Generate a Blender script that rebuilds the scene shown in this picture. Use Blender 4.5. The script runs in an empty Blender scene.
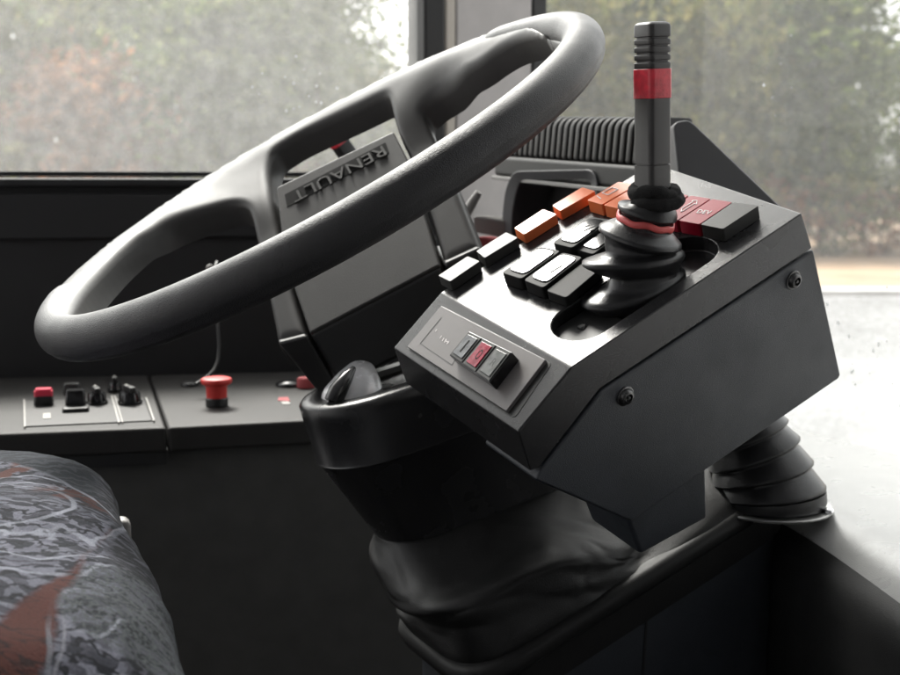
import bpy, bmesh, math, random
from mathutils import Vector, Matrix, noise

random.seed(7)
V = Vector
sc = bpy.context.scene
COL = sc.collection
R_ = math.radians

# ------------------------------------------------------------------ camera
F = 1200.0                      # focal length in pixels of a 900 wide frame
CAMZ = 2.1
PITCH = R_(7.24)
CAM = V((0, 0, CAMZ))
cd = bpy.data.cameras.new('camera')
cam = bpy.data.objects.new('camera', cd)
COL.objects.link(cam)
cam.location = CAM
cam.rotation_euler = (math.pi / 2 - PITCH, 0, 0)
cd.sensor_width = 36
cd.lens = 48
cd.clip_start = 0.02
cd.clip_end = 3000
cd.dof.use_dof = True
cd.dof.focus_distance = 0.79
cd.dof.aperture_fstop = 11.0
sc.camera = cam
cP, sP = math.cos(PITCH), math.sin(PITCH)


def cw(v):                      # camera axes (right, up, forward) -> world direction
    x, y, z = v
    return V((x, z * cP + y * sP, y * cP - z * sP))


def U(px, py, d):               # a sight line measured on the photo, taken at a real depth
    return CAM + cw(((px - 450) / F * d, (337.5 - py) / F * d, d))


def onp(px, py, o, n):          # where a sight line meets a real plane
    d = U(px, py, 1) - CAM
    return CAM + d * ((o - CAM).dot(n) / d.dot(n))


def hz(px, py, z):
    return onp(px, py, V((0, 0, z)), V((0, 0, 1)))


# ------------------------------------------------------------------ materials
MATS = {}


def mat(name, base, rough=0.5, metal=0.0, bump=0.0, bscale=300.0, kind='noise', var=0.0, vscale=40.0,
        dust=0.0, dscale=900.0, rvar=0.0, spec=0.5, coat=0.0, dustcol=(0.22, 0.2, 0.18)):
    m = bpy.data.materials.new(name)
    m.use_nodes = True
    nt = m.node_tree
    N, L = nt.nodes, nt.links
    b = N['Principled BSDF']
    b.inputs['Base Color'].default_value = (*base, 1)
    b.inputs['Roughness'].default_value = rough
    b.inputs['Metallic'].default_value = metal
    b.inputs['Specular IOR Level'].default_value = spec
    b.inputs['Coat Weight'].default_value = coat
    b.inputs['Coat Roughness'].default_value = 0.08
    tc = N.new('ShaderNodeTexCoord')
    col = None
    if var:
        n = N.new('ShaderNodeTexNoise'); n.inputs['Scale'].default_value = vscale; n.inputs['Detail'].default_value = 5
        L.new(tc.outputs['Object'], n.inputs['Vector'])
        r = N.new('ShaderNodeMapRange')
        r.inputs[1].default_value = 0.3; r.inputs[2].default_value = 0.7
        r.inputs[3].default_value = 1 - var; r.inputs[4].default_value = 1 + var
        L.new(n.outputs['Fac'], r.inputs[0])
        mx = N.new('ShaderNodeMix'); mx.data_type = 'RGBA'; mx.blend_type = 'MULTIPLY'; mx.inputs[0].default_value = 1
        mx.inputs[6].default_value = (*base, 1)
        L.new(r.outputs[0], mx.inputs[7])
        col = mx.outputs[2]
    if dust:
        n = N.new('ShaderNodeTexNoise'); n.inputs['Scale'].default_value = dscale; n.inputs['Detail'].default_value = 2
        L.new(tc.outputs['Object'], n.inputs['Vector'])
        n2 = N.new('ShaderNodeTexNoise'); n2.inputs['Scale'].default_value = 35; n2.inputs['Detail'].default_value = 3
        L.new(tc.outputs['Object'], n2.inputs['Vector'])
        r = N.new('ShaderNodeMapRange'); r.inputs[1].default_value = 0.62; r.inputs[2].default_value = 0.74
        L.new(n.outputs['Fac'], r.inputs[0])
        r2 = N.new('ShaderNodeMapRange'); r2.inputs[1].default_value = 0.4; r2.inputs[2].default_value = 0.75
        r2.inputs[4].default_value = dust
        L.new(n2.outputs['Fac'], r2.inputs[0])
        mu = N.new('ShaderNodeMath'); mu.operation = 'MULTIPLY'
        L.new(r.outputs[0], mu.inputs[0]); L.new(r2.outputs[0], mu.inputs[1])
        mx = N.new('ShaderNodeMix'); mx.data_type = 'RGBA'
        if col: L.new(col, mx.inputs[6])
        else: mx.inputs[6].default_value = (*base, 1)
        mx.inputs[7].default_value = (*dustcol, 1)
        L.new(mu.outputs[0], mx.inputs[0])
        col = mx.outputs[2]
    if col:
        L.new(col, b.inputs['Base Color'])
    if rvar:
        n = N.new('ShaderNodeTexNoise'); n.inputs['Scale'].default_value = 28; n.inputs['Detail'].default_value = 6
        L.new(tc.outputs['Object'], n.inputs['Vector'])
        r = N.new('ShaderNodeMapRange'); r.inputs[1].default_value = 0.3; r.inputs[2].default_value = 0.7
        r.inputs[3].default_value = max(0.02, rough - rvar); r.inputs[4].default_value = rough + rvar
        L.new(n.outputs['Fac'], r.inputs[0]); L.new(r.outputs[0], b.inputs['Roughness'])
    if bump:
        if kind == 'leather':
            n = N.new('ShaderNodeTexVoronoi'); n.feature = 'DISTANCE_TO_EDGE'; n.inputs['Scale'].default_value = bscale
            wn = N.new('ShaderNodeTexNoise'); wn.inputs['Scale'].default_value = bscale * 0.6
            ad = N.new('ShaderNodeVectorMath'); ad.operation = 'ADD'
            sc_ = N.new('ShaderNodeVectorMath'); sc_.operation = 'SCALE'; sc_.inputs['Scale'].default_value = 1.6 / bscale
            L.new(tc.outputs['Object'], wn.inputs['Vector']); L.new(wn.outputs['Color'], sc_.inputs[0])
            L.new(tc.outputs['Object'], ad.inputs[0]); L.new(sc_.outputs[0], ad.inputs[1])
            L.new(ad.outputs[0], n.inputs['Vector'])
            mr = N.new('ShaderNodeMapRange'); mr.inputs[2].default_value = 0.35
            L.new(n.outputs['Distance'], mr.inputs[0])
            out = mr.outputs[0]
        else:
            n = N.new('ShaderNodeTexNoise'); n.inputs['Scale'].default_value = bscale; n.inputs['Detail'].default_value = 3
            L.new(tc.outputs['Object'], n.inputs['Vector'])
            out = n.outputs['Fac']
        bp = N.new('ShaderNodeBump'); bp.inputs['Strength'].default_value = bump; bp.inputs['Distance'].default_value = 0.0006
        L.new(out, bp.inputs['Height']); L.new(bp.outputs[0], b.inputs['Normal'])
    MATS[name] = m
    return m


LEATHER = mat('wheel leather', (0.027, 0.027, 0.028), 0.46, bump=0.30, bscale=820, kind='leather', rvar=0.07, var=0.12, spec=.38)
WEB = mat('satin wheel plastic', (0.034, 0.0327, 0.0315), 0.47, bump=0.12, bscale=1500, rvar=0.06, var=0.08, spec=.36)
HUB = mat('grained hub plastic', (0.028, 0.0268, 0.0255), 0.5, bump=0.3, bscale=1400, rvar=0.07, var=0.10, spec=.34)
HUBDARK = mat('dark badge plastic', (0.009, 0.009, 0.0085), 0.7, bump=0.2, bscale=1200, spec=.12)
PANEL = mat('glossy panel plastic', (0.020, 0.020, 0.021), 0.25, bump=0.22, bscale=2200, rvar=0.05, dust=0.35, dscale=1500)
SIDE = mat('fine grain side plastic', (0.028, 0.032, 0.039), 0.43, bump=0.6, bscale=1700, rvar=0.09, var=0.10, vscale=22, dust=0.34, dscale=1300)
BLACK = mat('matte black plastic', (0.014, 0.014, 0.014), 0.45, bump=0.15, bscale=1500, rvar=0.08)
BLACKGL = mat('glossy black plastic', (0.012, 0.012, 0.013), 0.18, bump=0.05, bscale=900, rvar=0.05)
RUBBER = mat('black rubber', (0.017, 0.017, 0.018), 0.34, bump=0.25, bscale=900, rvar=0.08, dust=0.25, dscale=1500)
STICK = mat('lever grip plastic', (0.042, 0.040, 0.039), 0.42, bump=0.18, bscale=2400, rvar=0.06, var=0.08)
REDB = mat('red lever band', (0.58, 0.035, 0.055), 0.35, bump=0.4, bscale=420, rvar=0.1, var=0.25, vscale=160)
ELASTIC = mat('salmon elastic band', (0.62, 0.10, 0.095), 0.5, bump=0.5, bscale=600, var=0.2)
FUZZ = mat('fuzzy hair band', (0.022, 0.022, 0.022), 0.95, bump=1.0, bscale=1700, spec=0.1, dust=0.6, dscale=2600)
ORANGE = mat('orange key', (0.72, 0.17, 0.055), 0.33, bump=0.08, bscale=1200, dust=0.2, dscale=1600)
REDK = mat('red key', (0.26, 0.006, 0.022), 0.36, spec=.32, bump=0.08, bscale=1200, dust=0.12, dscale=1600)
GREYK = mat('dark grey key', (0.040, 0.040, 0.038), 0.50, spec=.35, bump=0.15, bscale=1500, dust=0.15, dscale=1600)
LENSGL = mat('rocker window plastic', (0.014, 0.014, 0.015), 0.10, rvar=0.03)
LENSG = mat('smoked grey lens', (0.085, 0.09, 0.095), 0.16, bump=0.3, bscale=260, var=0.35, vscale=130, coat=0.6)
LENSR = mat('red lens', (0.30, 0.012, 0.035), 0.16, bump=0.3, bscale=260, var=0.35, vscale=130, coat=0.6)
LENSW = mat('pale grey lens', (0.14, 0.147, 0.14), 0.18, bump=0.3, bscale=260, var=0.25, vscale=130, coat=0.6)
PLATE = mat('switch plate plastic', (0.15, 0.14, 0.137), 0.33, bump=0.15, bscale=2200, rvar=0.04)
SILVERP = mat('silver frame', (0.45, 0.45, 0.45), 0.3, metal=0.6)
PRINT = mat('white print', (0.72, 0.68, 0.68), 0.5, var=0.2, vscale=500)
PRINTD = mat('dark print', (0.02, 0.02, 0.02), 0.5)
STEEL = mat('black oxide screw', (0.10, 0.10, 0.10), 0.3, metal=0.8, rvar=0.1)
CHROME = mat('polished metal', (0.72, 0.72, 0.72), 0.22, metal=1.0, rvar=0.05)
GAITER = mat('black leatherette', (0.014, 0.014, 0.014), 0.46, bump=0.16, bscale=700, kind='leather', rvar=0.10, spec=.34, dust=.12, dscale=900)
CONSOLE = mat('grey console plastic', (0.025, 0.0235, 0.0225), 0.62, spec=.3, bump=0.2, bscale=900, var=0.08, dust=0.15, dscale=700)
CONSDARK = mat('dark console plastic', (0.062, 0.061, 0.058), 0.6, bump=0.25, bscale=900, var=0.12)
PANELDK = mat('control plate', (0.016, 0.015, 0.0145), 0.5, var=0.08)
WALLB = mat('black trim', (0.010, 0.010, 0.011), 0.6, bump=0.15, bscale=600, var=0.15)
PILLAR = mat('pillar cloth grey', (0.42, 0.40, 0.395), 0.75, bump=0.2, bscale=700, var=0.05)
PILLARB = mat('pillar beige trim', (0.42, 0.385, 0.34), 0.6, var=0.06)
SEAL = mat('rubber seal', (0.010, 0.010, 0.011), 0.6)
DASH = mat('dash plastic', (0.33, 0.33, 0.325), 0.30, bump=0.3, bscale=1200, rvar=0.05, dust=0.15)
DASHDK = mat('dark dash plastic', (0.012, 0.012, 0.012), 0.55, bump=0.2, bscale=900)
BRACKET = mat('grey cheek plastic', (0.060, 0.060, 0.063), 0.45, bump=0.2, bscale=1400, rvar=0.05)
GRILLE = mat('louvre plastic', (0.020, 0.0195, 0.019), 0.50, spec=.35, bump=0.2, bscale=900, dust=0.35)
REDBTN = mat('red push button', (0.58, 0.035, 0.030), 0.45, bump=0.1, var=0.12, vscale=90)
PINK = mat('red rocker key', (0.62, 0.035, 0.075), 0.4)
PALE = mat('pale print', (0.26, 0.25, 0.235), 0.6)
GREYLT = mat('pale grey plastic', (0.25, 0.24, 0.23), 0.5)
DULLRED = mat('dull red cloth', (0.30, 0.045, 0.05), 0.7)
FLOORM = mat('rubber floor', (0.03, 0.03, 0.03), 0.7, bump=0.4, bscale=200)
BARK = mat('bark', (0.085, 0.066, 0.050), 0.9, bump=0.8, bscale=20, var=0.3, vscale=6)

# ------------------------------------------------------------------ builders
OFF = {}


def tag(o, label=None, cat=None, group=None, kind=None):
    if label: o['label'] = label
    if cat: o['category'] = cat
    if group: o['group'] = group
    if kind: o['kind'] = kind
    return o


def thing(name, loc, label, cat, group=None):
    o = bpy.data.objects.new(name, None)
    o.empty_display_size = 0.05
    o.location = loc
    COL.objects.link(o)
    OFF[o.name] = V(loc)
    return tag(o, label, cat, group)


def newell(p):
    n = V((0, 0, 0))
    for i in range(len(p)):
        a, b = p[i], p[(i + 1) % len(p)]
        n += V(((a.y - b.y) * (a.z + b.z), (a.z - b.z) * (a.x + b.x), (a.x - b.x) * (a.y + b.y)))
    return n.normalized()


class MB:
    def __init__(s): s.v, s.f = [], []

    def add(s, vs, fs):
        k = len(s.v); s.v += [V(p) for p in vs]; s.f += [tuple(i + k for i in f) for f in fs]; return s

    def prism(s, poly, vec):
        n = len(poly); vec = V(vec)
        vs = [V(p) for p in poly] + [V(p) + vec for p in poly]
        fs = [tuple(range(n)), tuple(range(2 * n - 1, n - 1, -1))]
        fs += [(i, i + n, (i + 1) % n + n, (i + 1) % n) for i in range(n)]
        return s.add(vs, fs)

    def loft(s, rings, caps=True, closed=False):
        m = len(rings[0]); vs = [p for r in rings for p in r]; fs = []
        k = len(rings)
        for i in range(k if closed else k - 1):
            j = (i + 1) % k
            for q in range(m):
                fs.append((i * m + q, i * m + (q + 1) % m, j * m + (q + 1) % m, j * m + q))
        if caps and not closed:
            fs.append(tuple(range(m - 1, -1, -1))); fs.append(tuple(range((k - 1) * m, k * m)))
        return s.add(vs, fs)

    def box(s, o, ex, ey, ez):    # corner o and three edge vectors
        return s.prism([o, o + ex, o + ex + ey, o + ey], ez)

    def tube(s, pts, r, seg=12, caps=True):
        rings = []
        up = None
        for i, p in enumerate(pts):
            t = (pts[min(i + 1, len(pts) - 1)] - pts[max(i - 1, 0)]).normalized()
            if up is None:
                up = t.orthogonal().normalized()
            up = (up - t * up.dot(t)).normalized()
            sd = t.cross(up)
            rr = r[i] if isinstance(r, (list, tuple)) else r
            rings.append([p + (up * math.cos(a) + sd * math.sin(a)) * rr for a in [2 * math.pi * k / seg for k in range(seg)]])
        return s.loft(rings, caps)

    def lathe(s, o, ax, prof, seg=32):   # prof: (radius, height) pairs
        ax = ax.normalized(); e1 = ax.orthogonal().normalized(); e2 = ax.cross(e1)
        rings = [[o + ax * h + (e1 * math.cos(a) + e2 * math.sin(a)) * max(r, 1e-5) for a in [2 * math.pi * k / seg for k in range(seg)]] for r, h in prof]
        return s.loft(rings)

    def build(s, name, m, parent=None, bevel=0.0, seg=3, ang=35, base=None, sub=0):
        if parent is not None:
            off = OFF[parent.name]
        elif base is not None:
            off = V(base)
        else:
            off = V((0, 0, 0))
            for p in s.v: off += p
            off /= max(1, len(s.v)); off.z = min(p.z for p in s.v)
        me = bpy.data.meshes.new(name)
        me.from_pydata([p - off for p in s.v], [], s.f)
        bm = bmesh.new(); bm.from_mesh(me)
        bmesh.ops.recalc_face_normals(bm, faces=bm.faces)
        for f in bm.faces: f.smooth = True
        if not bevel:
            for e in bm.edges:
                if len(e.link_faces) == 2 and e.calc_face_angle(0) > R_(ang): e.smooth = False
        bm.to_mesh(me); bm.free()
        me.materials.append(m)
        o = bpy.data.objects.new(name, me)
        COL.objects.link(o)
        OFF[o.name] = off
        if parent is not None:
            o.parent = parent
        else:
            o.location = off
        if bevel:
            md = o.modifiers.new('bevel', 'BEVEL'); md.width = bevel; md.segments = seg
            md.limit_method = 'ANGLE'; md.angle_limit = R_(ang); md.harden_normals = True
            md.miter_outer = 'MITER_ARC'
        if sub:
            md = o.modifiers.new('sub', 'SUBSURF'); md.levels = sub; md.render_levels = sub
        return o


def chaikin(p, it=2, closed=True):
    for _ in range(it):
        q = []
        n = len(p)
        rng = range(n) if closed else range(n - 1)
        if not closed: q.append(p[0])
        for i in rng:
            a, b = p[i], p[(i + 1) % n]
            q += [a * 0.75 + b * 0.25, a * 0.25 + b * 0.75]
        if not closed: q.append(p[-1])
        p = q
    return p


def rounded(p, r, seg=5):       # round the corners of a planar polygon
    out = []
    n = len(p)
    for i in range(n):
        a, b, c = p[i - 1], p[i], p[(i + 1) % n]
        d1, d2 = (a - b), (c - b)
        rr = min(r, d1.length * 0.48, d2.length * 0.48)
        s, e = b + d1.normalized() * rr, b + d2.normalized() * rr
        for k in range(seg + 1):
            t = k / seg
            out.append(s * (1 - t) ** 2 + b * 2 * t * (1 - t) + e * t * t)
    return out


def text(body, o, xd, yd, width, height, depth, name, m, parent):
    cu = bpy.data.curves.new('lettering', 'FONT')
    cu.body = body
    cu.resolution_u = 3
    to = bpy.data.objects.new('lettering_tmp', cu)
    COL.objects.link(to)
    bpy.context.view_layer.update()
    dg = bpy.context.evaluated_depsgraph_get()
    me = bpy.data.meshes.new_from_object(to.evaluated_get(dg))
    bpy.data.objects.remove(to)
    xs = [v.co.x for v in me.vertices]; ys = [v.co.y for v in me.vertices]
    x0, x1, y0, y1 = min(xs), max(xs), min(ys), max(ys)
    xd, yd = xd.normalized(), yd.normalized()
    nd = xd.cross(yd)
    off = OFF[parent.name]
    for v in me.vertices:
        v.co = o + xd * ((v.co.x - x0) / (x1 - x0) * width) + yd * ((v.co.y - y0) / (y1 - y0) * height) + nd * depth - off
    bm = bmesh.new(); bm.from_mesh(me)
    ext = bmesh.ops.extrude_face_region(bm, geom=list(bm.faces))
    for g in ext['geom']:
        if isinstance(g, bmesh.types.BMVert): g.co -= nd * depth * 0.98
    bmesh.ops.recalc_face_normals(bm, faces=bm.faces)
    bm.to_mesh(me); bm.free()
    me.materials.clear(); me.materials.append(m)
    ob = bpy.data.objects.new(name, me)
    COL.objects.link(ob); ob.parent = parent; OFF[ob.name] = off
    return ob


def torus_pts(o, n, e, r1, r2, seg=72, wob=None):
    n = n.normalized(); e = (e - n * e.dot(n)).normalized(); g = n.cross(e)
    return [o + e * (r1 * math.cos(a)) + g * (r2 * math.sin(a)) + (n * wob(a) if wob else V((0, 0, 0))) for a in [2 * math.pi * k / seg for k in range(seg)]]


def ring_tube(mb, pts, n, rw, rh, seg=12, rough=0.0):   # closed tube along pts; rw across, rh along n
    n = n.normalized(); k = len(pts); rings = []
    for i in range(k):
        t = (pts[(i + 1) % k] - pts[i - 1]).normalized()
        sd = t.cross(n).normalized(); up = sd.cross(t)
        ring = []
        for q in range(seg):
            a = 2 * math.pi * q / seg
            p = pts[i] + sd * (rw * math.cos(a)) + up * (rh * math.sin(a))
            if rough:
                nn = noise.noise(p * 230); p = p + (p - pts[i]).normalized() * nn * rough
            ring.append(p)
        rings.append(ring)
    mb.loft(rings, closed=True)


FW = V((0.9, 0.436, 0)).normalized()       # forward direction of the bus
LT = V((-0.436, 0.9, 0)).normalized()      # towards its left side
UPZ = V((0, 0, 1))

# ================================================================== steering wheel
C = CAM + cw((-0.10298, 0.12574, 0.92402))
NW = cw((-0.4561, 0.82725, -0.32806)).normalized()
vd = (C - CAM).normalized()
EU = vd.cross(NW).normalized()
if EU.x < 0: EU = -EU
EV = NW.cross(EU).normalized()
if EV.dot(vd) < 0: EV = -EV
RW = 0.225


def wh(u, v, n): return C + EU * u + EV * v + NW * n


wheel = thing('steering_wheel', wh(0, 0, -0.15), 'large black bus steering wheel with a leather grip and grey two-spoke hub', 'steering wheel')
# leather grip, round the near half
mb = MB()
rings = []
A0, A1 = R_(168), R_(393)
NS = 150
for i in range(NS + 1):
    a = A0 + (A1 - A0) * i / NS
    d = EU * math.cos(a) + EV * math.sin(a)
    c = C + d * RW
    end = min(1.0, min(i, NS - i) / 3.0) ** 0.5
    rr = 0.0156 * (0.86 + 0.14 * end)
    ring = []
    for q in range(40):
        b = 2 * math.pi * q / 40
        r = rr
        if q == 37: r -= 0.0010       # the stitched seam
        ring.append(c + d * (r * math.cos(b)) + NW * (r * 1.04 * math.sin(b)))
    rings.append(ring)
mb.loft(rings)
mb.build('grip', LEATHER, wheel, ang=60)
# plastic core of the far half
mb = MB()
pts = []
for i in range(81):
    a = R_(8) + R_(172) * i / 80
    pts.append(wh((RW - .002) * math.cos(a), (RW - .002) * math.sin(a), -.002))
mb.tube(pts, 0.0132, 20)
mb.build('rim_core', WEB, wheel)
# dished web and the two spokes, one moulding: a height field over the wheel plane
def sstep(x, a, b):
    t = max(0.0, min(1.0, (x - a) / (b - a))); return t * t * (3 - 2 * t)


def dish(u, v):
    rho = math.hypot(u, v)
    x = .217 - rho
    cone = .0140 - .5 * (x if x > .012 else (0 if x < -.012 else (x + .012) ** 2 / .048))
    if rho > .228: cone -= (rho - .228) * 1.0
    pad_ = .6786 * v - .115
    w = sstep(v, .165, .105) * sstep(abs(u), .16, .11)
    return cone * (1 - w) + pad_ * w


def onw(px, py):
    d = (U(px, py, 1) - CAM)
    lo = None
    prev = None
    t = .45
    while t < 1.6:
        p = CAM + d * t - C
        u, v, n = p.dot(EU), p.dot(EV), p.dot(NW)
        g_ = n - dish(u, v)
        if prev is not None and g_ <= 0:
            a, b = t - .002, t
            for _ in range(30):
                m_ = (a + b) / 2
                p = CAM + d * m_ - C
                if p.dot(NW) - dish(p.dot(EU), p.dot(EV)) > 0: a = m_
                else: b = m_
            return p.dot(EU), p.dot(EV)
        prev = g_
        t += .002
    raise ValueError((px, py))


LEFT = [(66, 317), (74, 300), (88, 283), (110, 260), (133, 240), (148, 232), (165, 224), (182, 217), (200, 211), (222, 204), (236, 202), (245, 205), (250, 214), (256, 243), (268, 299), (276.5, 341)]
MIDDLE = [(306.5, 334.5), (291.5, 288), (278.5, 232), (270, 190), (268, 172), (269, 160), (273, 150), (285, 142), (300, 133), (330, 119), (360, 105), (380, 95), (386, 94), (389, 100), (396.5, 131), (411, 160), (427.5, 212), (443, 263)]
RIGHT = [(479.5, 246.5), (458, 192), (440, 148), (428, 125), (422, 113), (424, 105), (440, 91), (460, 77), (480, 61), (498, 47), (517, 36), (535, 32), (549, 32), (560, 34), (566, 38)]
ib = [onw(*q) for q in LEFT + MIDDLE + RIGHT]
def ch2(p, it):
    for _ in range(it):
        q = [p[0]]
        for a, b in zip(p, p[1:]):
            q += [(a[0] * .75 + b[0] * .25, a[1] * .75 + b[1] * .25), (a[0] * .25 + b[0] * .75, a[1] * .25 + b[1] * .75)]
        p = q + [p[-1]]
    return p
L_ = [onw(*q) for q in LEFT]; M_ = [onw(*q) for q in MIDDLE]; R__ = [onw(*q) for q in RIGHT]
bound = ch2(L_, 2) + ch2(M_, 2) + ch2(R__, 2)
for i in range(101):
    a = R_(24) + R_(153) * i / 100
    bound.append(((RW + .0135) * math.cos(a), (RW + .0135) * math.sin(a)))
# even spacing along the outline
def even(p, step):
    out = []
    n = len(p)
    for i in range(n):
        a, b = p[i], p[(i + 1) % n]
        l = math.hypot(b[0] - a[0], b[1] - a[1])
        if l < 1e-6: continue
        k = max(1, int(l / step + .5))
        for j in range(k): out.append((a[0] + (b[0] - a[0]) * j / k, a[1] + (b[1] - a[1]) * j / k))
    q = [out[0]]
    for x in out[1:]:
        if math.hypot(x[0] - q[-1][0], x[1] - q[-1][1]) > step * .45: q.append(x)
    if math.hypot(q[-1][0] - q[0][0], q[-1][1] - q[0][1]) < step * .45: q.pop()
    return q
bound = even(bound, .0026)
from mathutils.geometry import delaunay_2d_cdt
NB = len(bound)
def inside(x, y):
    c = False
    for i in range(NB):
        (x1, y1), (x2, y2) = bound[i], bound[i - 1]
        if (y1 > y) != (y2 > y) and x < (x2 - x1) * (y - y1) / (y2 - y1) + x1: c = not c
    return c
def bdist(x, y):
    m = 9
    for i in range(NB):
        (x1, y1), (x2, y2) = bound[i], bound[i - 1]
        dx, dy = x2 - x1, y2 - y1
        t = max(0, min(1, ((x - x1) * dx + (y - y1) * dy) / (dx * dx + dy * dy + 1e-15)))
        m = min(m, math.hypot(x1 + dx * t - x, y1 + dy * t - y))
    return m
area = sum(bound[i - 1][0] * bound[i][1] - bound[i][0] * bound[i - 1][1] for i in range(NB))
sg = 1 if area > 0 else -1
cand = []
ER = .0065
for i in range(NB):
    (x0, y0), (x1, y1), (x2, y2) = bound[i - 1], bound[i], bound[(i + 1) % NB]
    tx, ty = x2 - x0, y2 - y0; l = math.hypot(tx, ty)
    for d in (.0006, .0018, .0036, .0062, .0092):
        x, y = x1 - ty / l * d * sg, y1 + tx / l * d * sg
        if inside(x, y) and bdist(x, y) > d * .93: cand.append((x, y))
gx = -.24
while gx < .24:
    gy = -.02
    while gy < .25:
        if math.hypot(gx, gy) < .245 and inside(gx, gy) and bdist(gx, gy) > .0115: cand.append((gx, gy))
        gy += .006
    gx += .006
cd_ = delaunay_2d_cdt([V(p) for p in bound + cand], [], [list(range(NB))], 1, 1e-6)
v2, f2 = cd_[0], cd_[2]
ds = [bdist(p.x, p.y) for p in v2]
nv_ = len(v2)
TH = .024
vs_ = []
for p, d in zip(v2, ds):
    h = dish(p.x, p.y)
    if d < ER: h -= ER - math.sqrt(max(0, ER * ER - (ER - d) ** 2))
    vs_.append(wh(p.x, p.y, h))
for p in v2: vs_.append(wh(p.x, p.y, dish(p.x, p.y) - TH))
fs_ = [tuple(f) for f in f2] + [tuple(i + nv_ for i in reversed(f)) for f in f2]
ec = {}
for f in f2:
    for i in range(len(f)):
        a, b = f[i], f[(i + 1) % len(f)]
        ec[(a, b)] = 1
for (a, b) in ec:
    if (b, a) not in ec: fs_.append((b, a, a + nv_, b + nv_))
mb = MB(); mb.add(vs_, fs_)
mb.build('spoked_web', WEB, wheel, ang=70)
# dished hub
PA, PB = wh(0, .14, -.02), wh(0, 0, -.115)
PN = EU.cross((PA - PB).normalized()).normalized()
if PN.dot(CAM - PA) < 0: PN = -PN


def pp(px, py, h=0.0035): return onp(px, py, PA + PN * h, PN)


def pplate(name, pix, h, th, m, par, bevel=0.003, rnd=0.0):
    p = [pp(x, y, h) for x, y in pix]
    if rnd: p = rounded(p, rnd)
    b = MB(); b.prism(p, PN * -th)
    return b.build(name, m, par, bevel=bevel)


pad = pplate('hub_pad', [(276, 187), (393, 131), (408, 160), (424.5, 213), (440, 265), (309.5, 333.5), (294, 288), (281, 232)], 0.0035, 0.025, HUB, wheel, 0.0022)
# badge recess drawn as a dark strip, with the raised maker's name, upside down because the wheel is turned
rec = pplate('badge', [(284.5, 194.5), (385.5, 142.3), (389, 152.5), (287, 207)], 0.0039, 0.004, HUBDARK, pad, 0.0)
o_ = pp(385.5, 145.0, 0.0040); e_ = pp(287.5, 196.5, 0.0040)
xd = (e_ - o_); yd = PN.cross(xd)
text('RENAULT', o_ + xd * 0.03, xd, yd, xd.length * 0.93, 0.0125, 0.0016, 'lettering', HUB, rec)
# underside of the hub
b1, b2 = pp(309.5, 333.5), pp(440, 265)
dn = -NW * 0.052 - EV * 0.004
mb = MB(); mb.prism([b1 - PN * .001, b2 - PN * .001, b2 + dn, b1 + dn], EV * 0.09)
mb.build('hub_skirt', BLACK, wheel, bevel=0.004)
c1, c2 = pp(277, 342), pp(306.5, 334.5)
mb = MB(); mb.prism([c1 - PN * .001, c2 - PN * .001, c2 + dn, c1 + dn * 1.05 + EU * 0.008], EV * 0.06)
mb.build('spoke_root', BLACK, wheel, bevel=0.003)
c1, c2 = pp(443, 263), pp(480, 246)
mb = MB(); mb.prism([c1 - PN * .001, c2 - PN * .001, c2 + dn, c1 + dn], EV * 0.06)
mb.build('spoke_root', BLACK, wheel, bevel=0.003)

# ================================================================== switch console on the column
RM = [(0.7927, -0.5519, -0.2589), (0.4981, 0.3415, 0.797), (0.3515, 0.7608, -0.5456)]
AX = [cw((RM[0][i], RM[1][i], RM[2][i])).normalized() for i in range(3)]
BA, BW, BT = AX
K = U(572, 367, 0.75)


def LB(a, w, t): return K + BA * a + BW * w + BT * t


def bs(px, py, w=0.0): return onp(px, py, K + BW * w, BW)


def bt(px, py, t=0.0): return onp(px, py, K + BT * t, BT)


box = thing('switch_console', LB(.09, .07, -.15), 'angular black switch housing with coloured keys beside the steering wheel', 'control panel')
# upper housing
prof = [(-.0492, -.0193), (0, 0), (.2085, 0), (.2145, -.0322), (.0159, -.0288), (-.0418, -.0548), (-.0492, -.0527)]
mb = MB(); mb.prism([LB(a, 0, t) for a, t in prof], BW * .150)
house = mb.build('upper_housing', PANEL, box, ang=10)
# the lever slot, cut into it
cut = MB()
sl = []
for k in range(13):
    a = R_(90) + math.pi * k / 12
    sl.append(LB(.037 + .021 * math.cos(a), .033 + .021 * math.sin(a), .004))
for k in range(13):
    a = R_(-90) + math.pi * k / 12
    sl.append(LB(.131 + .021 * math.cos(a), .033 + .021 * math.sin(a), .004))
cut.prism(sl, BT * -.016)
cutter = cut.build('cutter', PANEL, box)
md = house.modifiers.new('slot', 'BOOLEAN'); md.object = cutter; md.operation = 'DIFFERENCE'; md.solver = 'EXACT'
bpy.context.view_layer.update()
dg = bpy.context.evaluated_depsgraph_get()
nm = bpy.data.meshes.new_from_object(house.evaluated_get(dg))
house.modifiers.clear(); house.data = nm
md = house.modifiers.new('bevel', 'BEVEL'); md.width = .0034; md.segments = 4; md.limit_method = 'ANGLE'; md.angle_limit = R_(14); md.harden_normals = True
for p_ in nm.polygons: p_.use_smooth = True
if 'sharp_edge' in nm.attributes: nm.attributes.remove(nm.attributes['sharp_edge'])
bpy.data.objects.remove(cutter)
mb = MB()
mb.prism([LB(.010 + .05 * k, .014, -.011) for k in (0, 1)] + [LB(.06, .052, -.011), LB(.010, .052, -.011)], BT * .003)
mb.build('slot_plate', BLACK, box, bevel=.0015)
mb = MB(); mb.lathe(LB(.038, .038, -.0108), BT, [(.0034, 0), (.0034, .003), (.0026, .0042), (.0001, .0046)], 20)
mb.build('bolt', STEEL, box, ang=40)
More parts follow.
